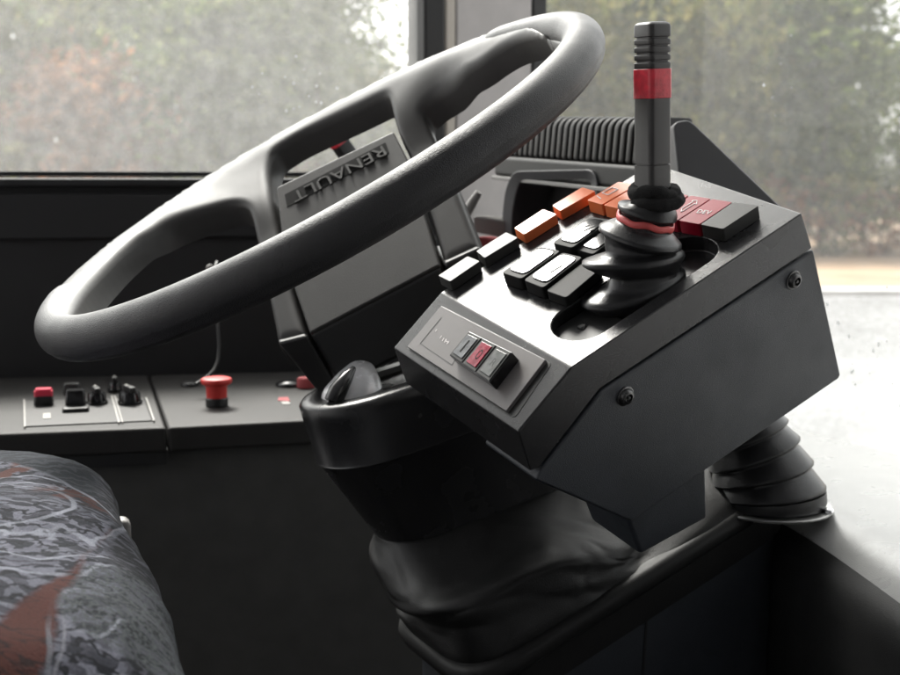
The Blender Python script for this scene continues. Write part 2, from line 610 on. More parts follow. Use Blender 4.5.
# side cover
sp = [(-.0411, -.0562), (.0159, -.0302), (.2150, -.0336), (.2286, -.1550), (.2255, -.1575), (.0142, -.1466), (-.0477, -.0613)]
mb = MB(); mb.prism([LB(a, -.0008, t) for a, t in sp], BW * .058)
cover = mb.build('side_cover', SIDE, box, bevel=0.0026, seg=3, ang=20)
bandp = [(-.0480, -.0195), (.0005, -.0012), (.2080, -.0012), (.2140, -.0318), (.0159, -.0286), (-.0412, -.0543), (-.0480, -.0522)]
blk = [(.0142, -.1478), (.0176, -.1844), (.0817, -.197), (.0895, -.1515), (.05, -.14)]
mb = MB(); mb.prism([LB(a, .0025, t) for a, t in blk], BW * .055)
mb.build('lower_block', SIDE, box, bevel=0.003)
mb = MB(); mb.prism([LB(a, .0585, t) for a, t in [(-.035, -.056), (.02, -.034), (.208, -.036), (.2, -.12), (.03, -.13)]], BW * .085)
mb.build('inner_body', BLACK, box, bevel=0.006)
mb = MB(); mb.prism([LB(a, .060, t) for a, t in [(-.005, -.11), (.06, -.12), (.06, -.17), (.012, -.150)]], BW * .03)
mb.build('mounting_foot', BLACK, box, bevel=0.004)
for px, py in ((625, 396), (793, 280)):
    o = bs(px, py, -.0008)
    mb = MB(); mb.lathe(o, -BW, [(.0068, -.0004), (.0070, .0006), (.0066, .0009), (.0058, .0010), (.0056, .0022), (.0050, .0034), (.0040, .0041), (.0031, .0043), (.0028, .0022), (.0001, .0020)], 32)
    s_ = mb.build('screw', STEEL, cover, ang=50)
    mb = MB(); mb.lathe(o, -BW, [(.0001, .0021), (.0012, .0022), (.0012, .0042), (.0001, .0044)], 12)
    mb.build('socket_pin', BLACK, s_)


def cap(name, pix, t, m, depth=None, bevel=.0012, par=box, rnd=.0015):
    p = rounded([bt(x, y, t) for x, y in pix], rnd, 3)
    b = MB(); b.prism(p, BT * -(depth if depth else t - .0003))
    return b.build(name, m, par, bevel=bevel, seg=2)


def icon(pix, t, par, m=PRINT, w=.0007):
    b = MB()
    for seg in pix:
        pts = [bt(x, y, t) for x, y in seg]
        for i in range(len(pts) - 1):
            d = (pts[i + 1] - pts[i]); sd = BT.cross(d).normalized() * w * .5
            b.prism([pts[i] - sd, pts[i + 1] - sd, pts[i + 1] + sd, pts[i] + sd], BT * .0003)
    return b.build('symbol', m, par)


KH = .0085
keys = [([(438, 275.5), (467.5, 256), (480, 261), (450, 281.5)], GREYK, None), ([(476, 251), (506, 232), (518, 237.5), (484.5, 258)], GREYK, None),
        ([(514, 228), (543, 209), (557, 214), (524, 234.5)], ORANGE, 'orange key in the left row'), ([(552, 205.5), (582, 187), (595.5, 191), (560, 211)], ORANGE, 'orange key in the left row')]
for pix, m, lb in keys:
    k_ = cap('key', pix, KH, m)
    if lb: k_['label'] = lb
KE = .0105
k5 = cap('key', [(587, 200), (618.5, 181.5), (636, 185), (602, 204.5)], KE, ORANGE); k5['label'] = 'orange key with a white rectangle symbol'
icon([[(602, 193), (612, 187.5), (618, 189.5), (608, 195), (602, 193)], [(597, 196), (601, 199)]], KE + .0001, k5)
cap('key', [(603.5, 205), (637, 185.5), (655, 189), (621, 209)], KE, ORANGE)['label'] = 'orange key partly hidden by the lever boot'
cap('key', [(622.5, 209.5), (656, 189.5), (671, 192.2), (640, 212.5)], KE, REDK)['label'] = 'red key behind the lever boot'
cap('key', [(641.5, 213), (672.5, 192.5), (689, 195.2), (658, 216)], KE, REDK)['label'] = 'red key behind the hair band'
k7 = cap('key', [(659.5, 216.5), (690.5, 195.4), (711, 198.5), (677, 220.5)], KE, REDK); k7['label'] = 'red key with a white arrow outline'
icon([[(681, 212), (682, 208.5), (693, 202), (692, 200.8), (697, 200.5), (696.5, 204.5), (694.5, 203.7), (684, 210.5), (681, 212)]], KE + .0001, k7, w=.0005)
k8 = cap('key', [(678.5, 220.5), (711.8, 198.8), (732.5, 202), (699.5, 224.2)], KE, REDK); k8['label'] = 'red key lettered DEV'
o_ = bt(696.3, 213.2, KE); xd = bt(709.5, 214.6, KE) - o_; up_ = BT.cross(xd)
text('DEV', o_, xd, up_, xd.length, .0046, .0003, 'lettering', PRINT, k8)
cap('key', [(700.5, 224.4), (733.3, 202), (759, 205.5), (723, 229)], KE, GREYK)['label'] = 'black key at the right end of the row'


ROCK = mat('rocker frame plastic', (0.010, 0.010, 0.010), 0.62, spec=.22)


def rocker(pix, m, lens, t=.010, mark=None):
    body = cap('rocker_switch', pix, t, m, bevel=.0016, rnd=.003)
    if lens:
        p = [bt(x, y, t) for x, y in pix]
        c = sum(p, V((0, 0, 0))) / len(p)
        q = [c + (x - c) * .80 + BA * .001 for x in p]
        b = MB(); b.prism(rounded(q, .005, 5), BT * .0008)
        le = b.build('lens', lens, body, bevel=.0003, seg=2)
        if mark: icon(mark, t + .0009, le, GREYK, .0011)
    return body


rocker([(501, 272.5), (540.5, 246.5), (561, 250.7), (521.3, 279)], ROCK, LENSGL)
rocker([(523.2, 280), (562.5, 252), (583, 257), (543, 288)], ROCK, LENSGL, mark=[[(551, 272), (562, 265.5)]])
rocker([(545.5, 290.5), (583, 262), (602, 267.5), (566, 298)], ROCK, None, t=.008)
rocker([(552, 242.8), (591, 216.5), (611.5, 219.5), (572, 248)], ROCK, LENSGL, mark=[[(584, 231), (594, 226)], [(584, 227), (590, 225)], [(590, 231), (595, 228.5)]])
rocker([(574, 248.8), (612.5, 221), (632, 225), (593, 254.5)], ROCK, LENSGL, t=.007)
# sloping front plate with the three-window switch
BC = (BA * -.0492 + BT * -.0193).normalized()
BN = (BA * -.365 + BT * .931); BN = (BN - BC * BN.dot(BC)).normalized()


def bf(px, py, h=0.0): return onp(px, py, K + BN * h, BN)


def fplate(name, pix, h, th, m, par, bevel=.0006, rnd=.001):
    b = MB(); b.prism(rounded([bf(x, y, h) for x, y in pix], rnd, 4), BN * -th)
    return b.build(name, m, par, bevel=bevel, seg=2)


well = fplate('plate_gap_shade', [(443, 305), (405, 347.5), (514.5, 418.5), (552, 363)], .0003, .004, BLACK, box, .0, .004)  # dark sheet laid under the plate to draw its shadowed gap
plate = fplate('front_plate', [(441, 305.5), (407, 346.5), (506, 411), (545.5, 359.5)], .0030, .0050, PLATE, box, .0005)
# the framed blank beside the switch: a fine raised border
b = MB()
q = [bf(441.5, 317.3, .0031), bf(420.2, 343.5, .0031), bf(452, 365, .0031), bf(470, 333, .0031)]
for i in range(3):
    a_, c_ = q[i], q[(i + 1) % 4]
    sd = BN.cross(c_ - a_).normalized() * .00022
    b.prism([a_ - sd, c_ - sd, c_ + sd, a_ + sd], BN * .00012)
b.build('window_line', PRINTD, plate)
b = MB()
for seg in ([(435.5, 331.5), (437, 329.5)], [(440, 338.5), (441.8, 335.5)], [(442.2, 341), (444, 338)], [(444.5, 342.5), (446.3, 339)], [(446.3, 341), (448.8, 342.8)], [(447, 344), (449, 341)]):
    a_, c_ = bf(*seg[0], .0031), bf(*seg[1], .0031)
    sd = BN.cross(c_ - a_).normalized() * .00035
    b.prism([a_ - sd, c_ - sd, c_ + sd, a_ + sd], BN * .0001)
b.build('symbol', PRINT, plate)
SH = .0120
quad = [(469, 331), (449, 355), (489.5, 382.5), (512.5, 352.5)]
sw = fplate('switch_block', quad, SH, SH - .0028, BLACKGL, plate, .0006, .0008)
Q = [bf(x, y, SH) for x, y in quad]


def qp(s, t): return (Q[0] * (1 - s) + Q[3] * s) * (1 - t) + (Q[1] * (1 - s) + Q[2] * s) * t


for i, (m, lb) in enumerate(((LENSG, 'smoked grey switch window'), (LENSR, 'red switch window'), (LENSW, 'pale grey switch window lettered R'))):
    s0, s1 = i / 3 + .018, (i + 1) / 3 - .018
    b = MB(); b.prism([qp(s0, .03), qp(s1, .03), qp(s1, .97), qp(s0, .97)], BN * .0006)
    fr = b.build('window_frame', GREYK, sw, bevel=.0002, seg=1)
    s0 += .035; s1 -= .035
    b = MB(); b.prism([qp(s0, .12) + BN * .0002, qp(s1, .12) + BN * .0002, qp(s1, .88) + BN * .0002, qp(s0, .88) + BN * .0002], BN * .0010)
    ln = b.build('lens', m, sw, bevel=.0003, seg=2); ln['label'] = lb
    xd = (qp(s1, .5) - qp(s0, .5)); yd = (qp(.5, 0) - qp(.5, 1)); sd = xd.normalized()
    if i == 2:
        text('R', qp(s0 + .09, .62) + BN * .0012, yd.cross(BN), yd, .0034, .0058, .0001, 'lettering', PRINTD, ln)
    elif i == 1:
        text('O', qp(s0 + .09, .68) + BN * .0012, yd.cross(BN), yd, .0036, .0078, .0001, 'symbol', HUBDARK, ln)
    else:
        a_ = qp((s0 + s1) / 2, .28) + BN * .0012; c_ = qp((s0 + s1) / 2, .74) + BN * .0012
        b = MB(); b.prism([a_ - sd * .0007, c_ - sd * .0007, c_ + sd * .0007, a_ + sd * .0007], BN * .0001); b.build('symbol', HUBDARK, ln)

# ================================================================== gear lever
LD = .80
gear = thing('gear_lever', U(642, 300, .815), 'upright square gear lever with ribbed black top, red band and rubber boot', 'gear lever')
nT = (BT * .9 + cw((0, 1, 0)) * .35).normalized()
nM = (BT * .5 + cw((0.12, 1, 0)) * .55).normalized()
nD = cw((.20, .92, -.36)).normalized()
nS = cw((0.03, 1, -.15)).normalized()
E1 = cw((1, .38, .35))
E2 = cw((1, -.2, .1))
EB = cw((1, .42, .35)); EM = cw((1, .22, .30))
RG = [(640, 309, 41, .60, nT, E1), (640, 301, 48, .60, nT, E1), (636, 295, 54, .62, nT, EB), (633.5, 289, 58.5, .62, nT, EB), (633.5, 285.5, 58, .62, nT, EB), (643, 278.5, 42, .62, nT, EB), (645, 274, 37, .64, nM, EM),
      (637, 267, 47, .66, nM, EM), (634, 260, 55, .66, nM, EM), (634, 257, 55, .66, nM, EM), (642, 250, 37, .7, nM, EM), (639, 245, 35, .8, nD, E2), (640, 241.5, 37, .9, nD, E2),
      (640, 238, 42.5, .95, nD, E2), (640.5, 234.5, 42.5, .95, nD, E2), (642, 230, 36, .95, nD, E2), (644, 225, 27, .98, nD, E2), (645.5, 220.5, 24.5, 1, nD, E2), (646.5, 216.5, 26, 1, nD, E2),
      (647, 213.5, 30.5, 1, nD, E2), (647.5, 209.5, 30.5, 1, nD, E2), (649, 205, 25, 1, nS, E2), (651, 200, 19, 1, nS, E2), (652.5, 190, 17, 1, nS, E2)]
mb = MB(); rings = []
SUBD = []
for i in range(len(RG) - 1):      # smooth the bellows profile
    for k in range(3):
        t = k / 3
        t2 = t * t * (3 - 2 * t) * .5 + t * .5
        A_, B_ = RG[i], RG[i + 1]
        SUBD.append([A_[j] * (1 - t) + B_[j] * t for j in range(2)] + [A_[2] * (1 - t2) + B_[2] * t2, A_[3] * (1 - t) + B_[3] * t, A_[4] * (1 - t) + B_[4] * t, A_[5] * (1 - t) + B_[5] * t])
SUBD.append(list(RG[-1]))
for x, y, r, ra, n, e in SUBD:
    dpt = .815 - (300 - y) * .00016
    o = U(x, y, dpt)
    pts = torus_pts(o, n, e, r / F * dpt, r / F * dpt * ra, 48)
    rings.append([p + (p - o).normalized() * noise.noise(p * 45) * .0012 for p in pts])
mb.loft(rings)
mb.build('boot', RUBBER, gear, ang=80)
# the stick
sd_ = .790
SB, ST_ = U(652.5, 189, .797), U(652.4, 22, .775)
sx = (ST_ - SB); SL = sx.length; sx.normalize()
g1 = cw((math.cos(R_(32)), 0, math.sin(R_(32)))); g1 = (g1 - sx * g1.dot(sx)).normalized(); g2 = sx.cross(g1)


def sq(h, s, r=.0035):
    o = SB + sx * h
    pts = []
    for cx_, cy_, a0 in ((1, 1, 0), (-1, 1, 90), (-1, -1, 180), (1, -1, 270)):
        for k in range(6):
            a = R_(a0 + 18 * k)
            pts.append(o + g1 * (cx_ * (s - r) + r * math.cos(a)) + g2 * (cy_ * (s - r) + r * math.sin(a)))
    return pts


def hh(y): return (189 - y) / 167 * SL


S0 = .0094
mb = MB()
mb.loft([sq(h, s) for h, s in [(hh(189), S0), (hh(164.4), S0), (hh(164.0), S0 - .0008), (hh(162.8), S0 - .0008), (hh(162.4), S0), (hh(97.4), S0 * .985), (hh(67.6), S0 * .98)]])
mb.build('shaft', STICK, gear, ang=30)
mb = MB()
rg = []
y = 67.0
rg.append((hh(67.4), S0 * .98))
for k in range(4):
    yb = 66.6 - k * 7.6
    rg += [(hh(yb), S0 * .985), (hh(yb - .4), S0 * .995), (hh(yb - 4.2), S0 * .995), (hh(yb - 4.8), S0 * .97), (hh(yb - 5.4), S0 * .87), (hh(yb - 6.9), S0 * .87), (hh(yb - 7.3), S0 * .97)]
rg += [(hh(36.2), S0), (hh(27), S0), (hh(24.6), S0 * .96), (hh(23), S0 * .86), (hh(22.2), S0 * .72), (hh(21.9), S0 * .5)]
mb.loft([sq(h, s, min(.0035, s * .4)) for h, s in rg])
mb.build('ribbed_cap', STICK, gear, ang=28)
mb = MB(); mb.loft([sq(h, s) for h, s in [(hh(97.2), S0 * 1.0), (hh(96.8), S0 * 1.03), (hh(68.4), S0 * 1.025), (hh(68), S0 * 1.0)]])
mb.build('red_band', REDB, gear, ang=40)
# loose bands round the lever
hb = MB()
for (x, y, r, n) in ((654.5, 193, 15.5, cw((.05, 1, -.25))),):
    o = U(x, y, .797)
    pts = torus_pts(o, n, cw((1, 0, 0)), .0128, .0128, 64, lambda a: .0012 * math.sin(3 * a + 1))
    ring_tube(hb, pts, n, .0050, .0052, 16, .0012)
tag(hb.build('hair_band', FUZZ, None, ang=80), 'fuzzy black hair band wrapped round the neck of the gear lever', 'hair band')
hb = MB()
o = U(657, 201.5, .796)
n = cw((-.16, 1, -.25))
pts = torus_pts(o, n, cw((1, 0, 0)), .0138, .0132, 64, lambda a: .0014 * math.sin(2 * a + .4))
ring_tube(hb, pts, n, .0046, .0046, 16, .0013)
tag(hb.build('hair_band', FUZZ, None, ang=80), 'second fuzzy black hair band, sagging lower on the lever neck', 'hair band')
hb = MB()
o = U(645.5, 220.5, .804)
pts = torus_pts(o, nD, E2, .0188, .0188, 80, lambda a: .0007 * math.sin(3 * a) + .0006 * math.sin(7 * a + 1))
ring_tube(hb, pts, nD, .0012, .0024, 10)
tag(hb.build('elastic_band', ELASTIC, None, ang=80), 'salmon red elastic band round the rubber boot of the gear lever', 'elastic band')

# ================================================================== steering column
colm = thing('steering_column', U(520, 640, 1.0), 'black steering column with oval shroud, leather gaiter and boxed foot', 'steering column')


def stad(o, e1, e2, l, w, seg=24, exp=None):   # stadium from o (left end centre) running l along e1, half width w
    pts = []
    for k in range(seg + 1):
        a = R_(90) + math.pi * k / seg
        pts.append(o + e1 * (w * math.cos(a)) + e2 * (w * math.sin(a)))
    for k in range(seg + 1):
        a = R_(-90) + math.pi * k / seg
        pts.append(o + e1 * (l + w * math.cos(a)) + e2 * (w * math.sin(a)))
    return pts


t12 = R_(13)
e1 = FW * math.cos(t12) + UPZ * math.sin(t12)
e3 = UPZ * math.cos(t12) - FW * math.sin(t12)
e2 = LT
SO = U(356, 389, .955)
rings = []
for h, w, l, dx in ((-.125, .040, .10, .030), (-.052, .046, .12, .004), (-.050, .0475, .12, .003), (-.0485, .0465, .12, .003), (-.012, .0475, .125, .001), (-.003, .0470, .125, .0), (0, .044, .125, .0), (.0008, .038, .125, 0), (.0004, .0285, .125, 0), (-.004, .0275, .125, 0)):
    rings.append(stad(SO + e3 * h + e1 * dx, e1, e2, l, w))
mb = MB(); mb.loft(rings)
shroud = mb.build('shroud', PANEL, colm, ang=50)
# wedge shaped column cap, satin grey, dark flank on the left
SATIN = mat('satin grey cap', (0.62, 0.62, 0.63), 0.25, metal=.25, rvar=.05)
rg_ = []
for cx_, cy_, r1_, r2_, dd in ((354, 409, 33, .55, .955), (354, 398, 32.5, .55, .955), (355, 392, 30.5, .55, .955), (359, 376, 21, .5, .96), (362, 366, 13, .45, .965), (363, 363, 9, .4, .966), (363.5, 362, 4, .4, .967)):
    o = U(cx_, cy_, dd)
    rg_.append(torus_pts(o, (UPZ * .8 + cw((.2, .3, -.3))).normalized(), cw((1, .12, .1)), r1_ / F * dd, r1_ / F * dd * .75, 40))
mb = MB(); mb.loft(rg_)
cap_o = mb.build('column_cap', SATIN, colm, ang=50)
mb = MB(); mb.tube([U(333, 402, .928), U(338, 391, .930), U(347, 377, .938), U(354, 368, .945)], [.0072, .0074, .0052, .002], 16)
mb.build('dark_flank', BLACKGL, cap_o, ang=70)
# gaiter base
t20 = R_(22)
g1_ = FW * math.cos(t20) + UPZ * math.sin(t20)
g3_ = UPZ * math.cos(t20) - FW * math.sin(t20)
GO = U(497, 618, .97)
GL, GWd = .20, .075


def gbase(h, w, l=GL, dx=0): return stad(GO + g3_ * h + g1_ * dx, g1_, e2, l, w, 24)


# rounded foot: box with rounded corners under a rolled rim
def rrect(h, w0, grow=0.0):
    o = GO + g3_ * h
    p = [o + g1_ * (-.062 - grow) - e2 * (w0 + grow), o + g1_ * (GL + .062 + grow) - e2 * (w0 + grow), o + g1_ * (GL + .062 + grow) + e2 * (w0 + grow), o + g1_ * (-.062 - grow) + e2 * (w0 + grow)]
    return rounded(p, .05, 10)


mb = MB()
mb.loft([rrect(-.030, .075, -.003), rrect(-.004, .075, -.002), rrect(-.003, .075, .004), rrect(.000, .075, .0065), rrect(.006, .075, .0070), rrect(.011, .075, .005), rrect(.0125, .075, .000)])
RIMR = mat('dull rim vinyl', (0.014, 0.014, 0.014), 0.52, bump=.15, bscale=900, spec=.3, rvar=.08)
mb.build('rolled_rim', RIMR, colm, ang=60)
mb = MB()
top = rrect(-.012, .075, -.004)
bot = [V((p.x, p.y, 1.05)) for p in top]
mb.loft([bot, top])
foot = mb.build('foot_box', SIDE, colm, ang=50)
# vertical joint on the foot
fo = GO - e2 * (.0711 + .0006)
mb = MB(); q0, q1_ = onp(649, 575, fo, e2), onp(641, 690, fo, e2)
mb.prism([q0, q1_, q1_ + g1_ * .0022, q0 + g1_ * .0022], e2 * .002)
mb.build('joint_line', BLACK, foot)
# leather gaiter: loft from under the shroud to the rim with soft folds
sh0 = rings[0]
rimr = rrect(.008, .075, -.002)


def resample(p, n, start):
    m = len(p)
    d = [0]
    for i in range(m): d.append(d[-1] + (p[(i + 1) % m] - p[i]).length)
    tot = d[-1]; res = []
    for k in range(n):
        s_ = (k / n * tot + start * tot) % tot
        j = max(i for i in range(m + 1) if d[i] <= s_ + 1e-12); j = min(j, m - 1)
        t = (s_ - d[j]) / max(1e-9, d[j + 1] - d[j])
        res.append(p[j] * (1 - t) + p[(j + 1) % m] * t)
    return res


def byangle(p, c, e1, e2, n):   # sample a convex ring at even angles
    out = []
    m = len(p)
    for k in range(n):
        a = 2 * math.pi * k / n
        d = e1 * math.cos(a) + e2 * math.sin(a); s = e2 * math.cos(a) - e1 * math.sin(a)
        for i in range(m):
            x, y = p[i] - c, p[(i + 1) % m] - c
            if x.dot(s) <= 0 < y.dot(s) or x.dot(s) >= 0 > y.dot(s):
                t = x.dot(s) / (x.dot(s) - y.dot(s)); q = x * (1 - t) + y * t
                if q.dot(d) > 0:
                    out.append(c + q); break
        else:
            out.append(c)
    return out


NG = 240
c0 = sum(sh0, V()) / len(sh0); c1 = sum(rimr, V()) / len(rimr)
r0 = byangle(sh0, c0, FW, LT, NG); r1 = byangle(rimr, c1, FW, LT, NG)
rings = []
KS = 70
for i in range(KS + 1):
    t = i / KS
    ring = []
    for k in range(NG):
        a = 2 * math.pi * k / NG
        s = 1 - (1 - t) ** 1.9
        p = r0[k] * (1 - s) + r1[k] * s
        p.z = r0[k].z * (1 - t) + r1[k].z * t
        cc = c0 * (1 - s) + c1 * s
        d = (p - cc); d.z = 0; d.normalize()
        bul = .014 * math.sin(math.pi * t) ** .8 * (1 - .6 * sstep(math.cos(a), -.2, .6))
        fold = .0075 * math.sin(8.0 * t + 3.0 * math.sin(a + .6) + 1.0) * math.sin(math.pi * t) ** .7
        fold += .006 * noise.noise(V((math.cos(a) * 2.2, math.sin(a) * 2.2, t * 5.5))) * math.sin(math.pi * t)
        cr_ = noise.noise(V((math.cos(a) * 2.6 + 5, math.sin(a) * 2.6, t * 4.2 + a * .25)))
        fold -= .0016 * max(0.0, 1 - abs(cr_) * 3.2) ** 1.3 * math.sin(math.pi * t)
        fold += .0014 * noise.noise(V((math.cos(a) * 5.0 + t * 3, math.sin(a) * 5.0, t * 9.0))) * math.sin(math.pi * t)
        ring.append(p + d * (bul + fold) + UPZ * (.010 * math.sin(3 * a + t * 4) * math.sin(math.pi * t)))
    rings.append(ring)
mb = MB(); mb.loft(rings)
mb.build('gaiter', GAITER, colm, ang=80)

# ================================================================== left side of the cab
WD = V((.966, .259, 0)).normalized()                 # direction of the side wall
WO = U(100, 175, 1.45); WO.z = 0
WNn = V((-.259, .966, 0))                            # outward normal


def wl(s, z, n=0.0): return V((WO.x, WO.y, 0)) + WD * s + WNn * n + UPZ * z


SILLZ = U(100, 176.5, 1.45).z
CZ = CAMZ - .2264
wall = thing('cab_wall', wl(0, .95), 'black cab side wall below the driver side window', 'wall')
mb = MB(); mb.box(wl(-.9, 1.0), WD * 1.32, WNn * .05, UPZ * (SILLZ - 1.004))
mb.build('wall_panel', WALLB, wall, bevel=.004)
mb = MB(); mb.box(wl(-.9, SILLZ - .013, -.012), WD * 1.32, WNn * .075, UPZ * .011)
mb.build('sill', WALLB, wall, bevel=.004)
mb = MB(); mb.box(wl(-.9, SILLZ - .075, -.008), WD * 1.32, WNn * .0075, UPZ * .055)
mb.build('trim_strip', SEAL, wall, bevel=.003)
win = thing('side_window', wl(-.2, SILLZ), 'rain-spotted driver side window above the black sill', 'window')
mb = MB(); mb.box(wl(-.9, SILLZ, .020), WD * 1.30, WNn * .004, UPZ * 1.14)
GLASS = bpy.data.materials.new('dusty glass'); GLASS.use_nodes = True
nt = GLASS.node_tree; N, L = nt.nodes, nt.links
N.remove(N['Principled BSDF'])
tr = N.new('ShaderNodeBsdfTransparent'); tr.inputs[0].default_value = (.96, .97, .96, 1)
gl = N.new('ShaderNodeBsdfGlossy'); gl.inputs['Roughness'].default_value = .02
fr = N.new('ShaderNodeFresnel'); fr.inputs['IOR'].default_value = 1.3
m1 = N.new('ShaderNodeMixShader'); gb = N.new('ShaderNodeNewGeometry'); iv = N.new('ShaderNodeMath'); iv.operation = 'SUBTRACT'; iv.inputs[0].default_value = 1; L.new(gb.outputs['Backfacing'], iv.inputs[1])
fm = N.new('ShaderNodeMath'); fm.operation = 'MULTIPLY'; L.new(fr.outputs[0], fm.inputs[0]); L.new(iv.outputs[0], fm.inputs[1])
L.new(fm.outputs[0], m1.inputs[0]); L.new(tr.outputs[0], m1.inputs[1]); L.new(gl.outputs[0], m1.inputs[2])
tl = N.new('ShaderNodeBsdfTranslucent'); tl.inputs[0].default_value = (.92, .92, .9, 1)
tcn = N.new('ShaderNodeTexCoord'); nz = N.new('ShaderNodeTexNoise'); nz.inputs['Scale'].default_value = 60; nz.inputs['Detail'].default_value = 8
L.new(tcn.outputs['Object'], nz.inputs['Vector'])
mr = N.new('ShaderNodeMapRange'); mr.inputs[1].default_value = .3; mr.inputs[2].default_value = .75; mr.inputs[3].default_value = .050; mr.inputs[4].default_value = .074
L.new(nz.outputs['Fac'], mr.inputs[0])
m2 = N.new('ShaderNodeMixShader'); L.new(mr.outputs[0], m2.inputs[0]); L.new(m1.outputs[0], m2.inputs[1]); L.new(tl.outputs[0], m2.inputs[2])
L.new(m2.outputs[0], N['Material Output'].inputs[0])
mb.build('pane', GLASS, win)
mb = MB(); mb.box(wl(-.9, SILLZ + .0003, .012), WD * 1.30, WNn * .007, UPZ * .006)
mb.build('seal', SEAL, win, bevel=.001)
# windscreen
SA, SB_ = V((.130, 1.76, 0)), V((.56, 1.00, 0))
SDn = (SB_ - SA).normalized(); SNn = V((-SDn.y, SDn.x, 0)); SNn = SNn if SNn.y > 0 else -SNn
DZ = CAMZ - .267
ws = thing('windscreen', SA + UPZ * DZ, 'large rain-dotted windscreen in front of the dashboard', 'windscreen')
mb = MB(); mb.box(SA + UPZ * (DZ - .02), (SB_ - SA) * 1.5, SNn * .005, UPZ * 1.45)
mb.build('pane', GLASS, ws)
# pillar between the two
pil = thing('window_pillar', U(490, 200, 1.65), 'grey padded window pillar with black rubber seals', 'pillar')


def strip(name, p0, p1, d0, d1, m, thick=.04, z0=1.85, z1=3.277):
    a, b = U(p0, 185, d0), U(p1, 185, d1)
    a.z = b.z = z0
    n = V((-(b - a).y, (b - a).x, 0)).normalized()
    k = MB(); k.box(a, b - a, n * thick, UPZ * (z1 - z0))
    return k.build(name, m, pil, bevel=.004)


strip('rubber_seal', 425, 445.5, 1.56, 1.575, SEAL, .05)
strip('beige_trim', 446, 456, 1.577, 1.59, PILLARB)
strip('padding', 456.5, 531, 1.592, 1.70, PILLAR)
strip('rubber_seal', 531.5, 546, 1.70, 1.72, SEAL, .05)

# side console with its controls
con = thing('side_console', hz(150, 420, CZ) - UPZ * .8, 'grey side console with dark control plate under the side window', 'console')
f0, f1, f2 = hz(-80, 437, CZ), hz(166.3, 427.5, CZ), hz(430, 414, CZ)
k0, k1, k2 = hz(-80, 379, CZ), hz(148, 375, CZ), hz(430, 368, CZ)
mb = MB(); mb.prism([f0, f1, k1, k0], UPZ * -.024)
cp = mb.build('control_panel', CONSOLE, con, bevel=.0035)
gap = (f2 - f0).normalized() * .0015
mb = MB(); mb.prism([f1 + gap, f2, k2, k1 + gap], UPZ * -.024)
cp2 = mb.build('side_panel', CONSOLE, con, bevel=.0035)
inn = (k0 - f0).normalized() * .010
mb = MB(); mb.prism([f0 + inn, f2 + inn, k2, k0], UPZ * -.85)
for i, v in enumerate(mb.v):
    v.z -= .0245 if i < 4 else 0
mb.build('lower_panel', CONSDARK, con, bevel=.003)
mb = MB(); mb.prism([f0 + inn * .4, f1 + inn * .4, f1 + inn * 2, f0 + inn * 2], UPZ * -.012)
for v in mb.v: v.z -= .0243
mb.build('joint_lip', BLACK, con)


def cz(x, y, h=0.0): return hz(x, y, CZ + h)


mb = MB(); mb.prism([cz(24, 427.5), cz(152, 421.5), cz(143, 399), cz(24, 402)], UPZ * .0015)
pl_ = mb.build('control_plate', PANELDK, cp, bevel=.0004, seg=1)
for q in ([(24, 427.3), (25.8, 427.2), (25, 400), (23.4, 400)], [(118, 423), (120, 422.8), (112.5, 396), (110.8, 396)], [(121.8, 422.7), (123.3, 422.6), (115.5, 396), (114, 396)], [(153, 421.2), (155, 421), (147, 398), (145.4, 398)]):
    mb = MB(); mb.prism([cz(x, y, .0016) for x, y in q], UPZ * .0008); mb.build('border_line', PALE, pl_)
mb = MB(); mb.prism([cz(x, y, .0016) for x, y in [(43, 419), (51, 418.5), (50.5, 413), (43, 413.5)]], UPZ * .0004); mb.build('printed_mark', PALE, pl_)
e1c = WD; e2c = V((-WD.y, WD.x, 0))


def block(name, px, py, sx_, sy_, h, m, par, taper=.9, z=0.001):
    o = cz(px, py)
    r = [rounded([o + e1c * (x * sx_ * k / 2) + e2c * (y * sy_ * k / 2) + UPZ * hh_ for x, y in ((-1, -1), (1, -1), (1, 1), (-1, 1))], .003, 3) for k, hh_ in ((1, z), (1, h * .35), (taper, h * .93), (taper * .9, h))]
    b = MB(); b.loft(r)
    return b.build(name, m, par, ang=40)


rk = block('rocker_switch', 44, 406, .019, .016, .016, BLACK, cp)
rk['label'] = 'black rocker switch with a pink red cap'
b = block('rocker_cap', 44, 406, .018, .015, .0185, PINK, rk, taper=.93, z=.0162)
block('square_knob', 76, 412, .026, .022, .006, BLACK, cp, .95)
block('square_knob', 76, 410, .020, .016, .021, BLACKGL, cp, .92)
block('square_knob', 72, 394, .018, .014, .012, BLACK, cp, .92)


def knob(px, py, r, h, tilt):
    o = cz(px, py)
    b = MB(); b.lathe(o, UPZ, [(r * 1.12, .001), (r * 1.12, .004), (r, .0045), (r * .94, h * .8), (r * .85, h), (.0001, h)], 28)
    k = b.build('rotary_knob', BLACKGL, cp, ang=35)
    d = (e1c * math.cos(tilt) + e2c * math.sin(tilt)); s = V((-d.y, d.x, 0))
    b = MB(); b.prism(rounded([o + d * (x * r * .95) + s * (y * .0032) + UPZ * h for x, y in ((-1, -1), (1, -1), (1, 1), (-1, 1))], .002, 3), UPZ * .006)
    g = b.build('grip_ridge', BLACK, k, bevel=.001)
    p = o + d * (r * .7) + UPZ * (h + .006)
    b = MB(); b.prism([p - d * .003 - s * .001, p + d * .003 - s * .001, p + d * .003 + s * .001, p - d * .003 + s * .001], UPZ * .0004)
    b.build('pointer', PALE, g)


knob(97, 405, .010, .013, R_(100)); knob(130, 405, .0115, .014, R_(110)); knob(115, 392, .007, .011, R_(90))
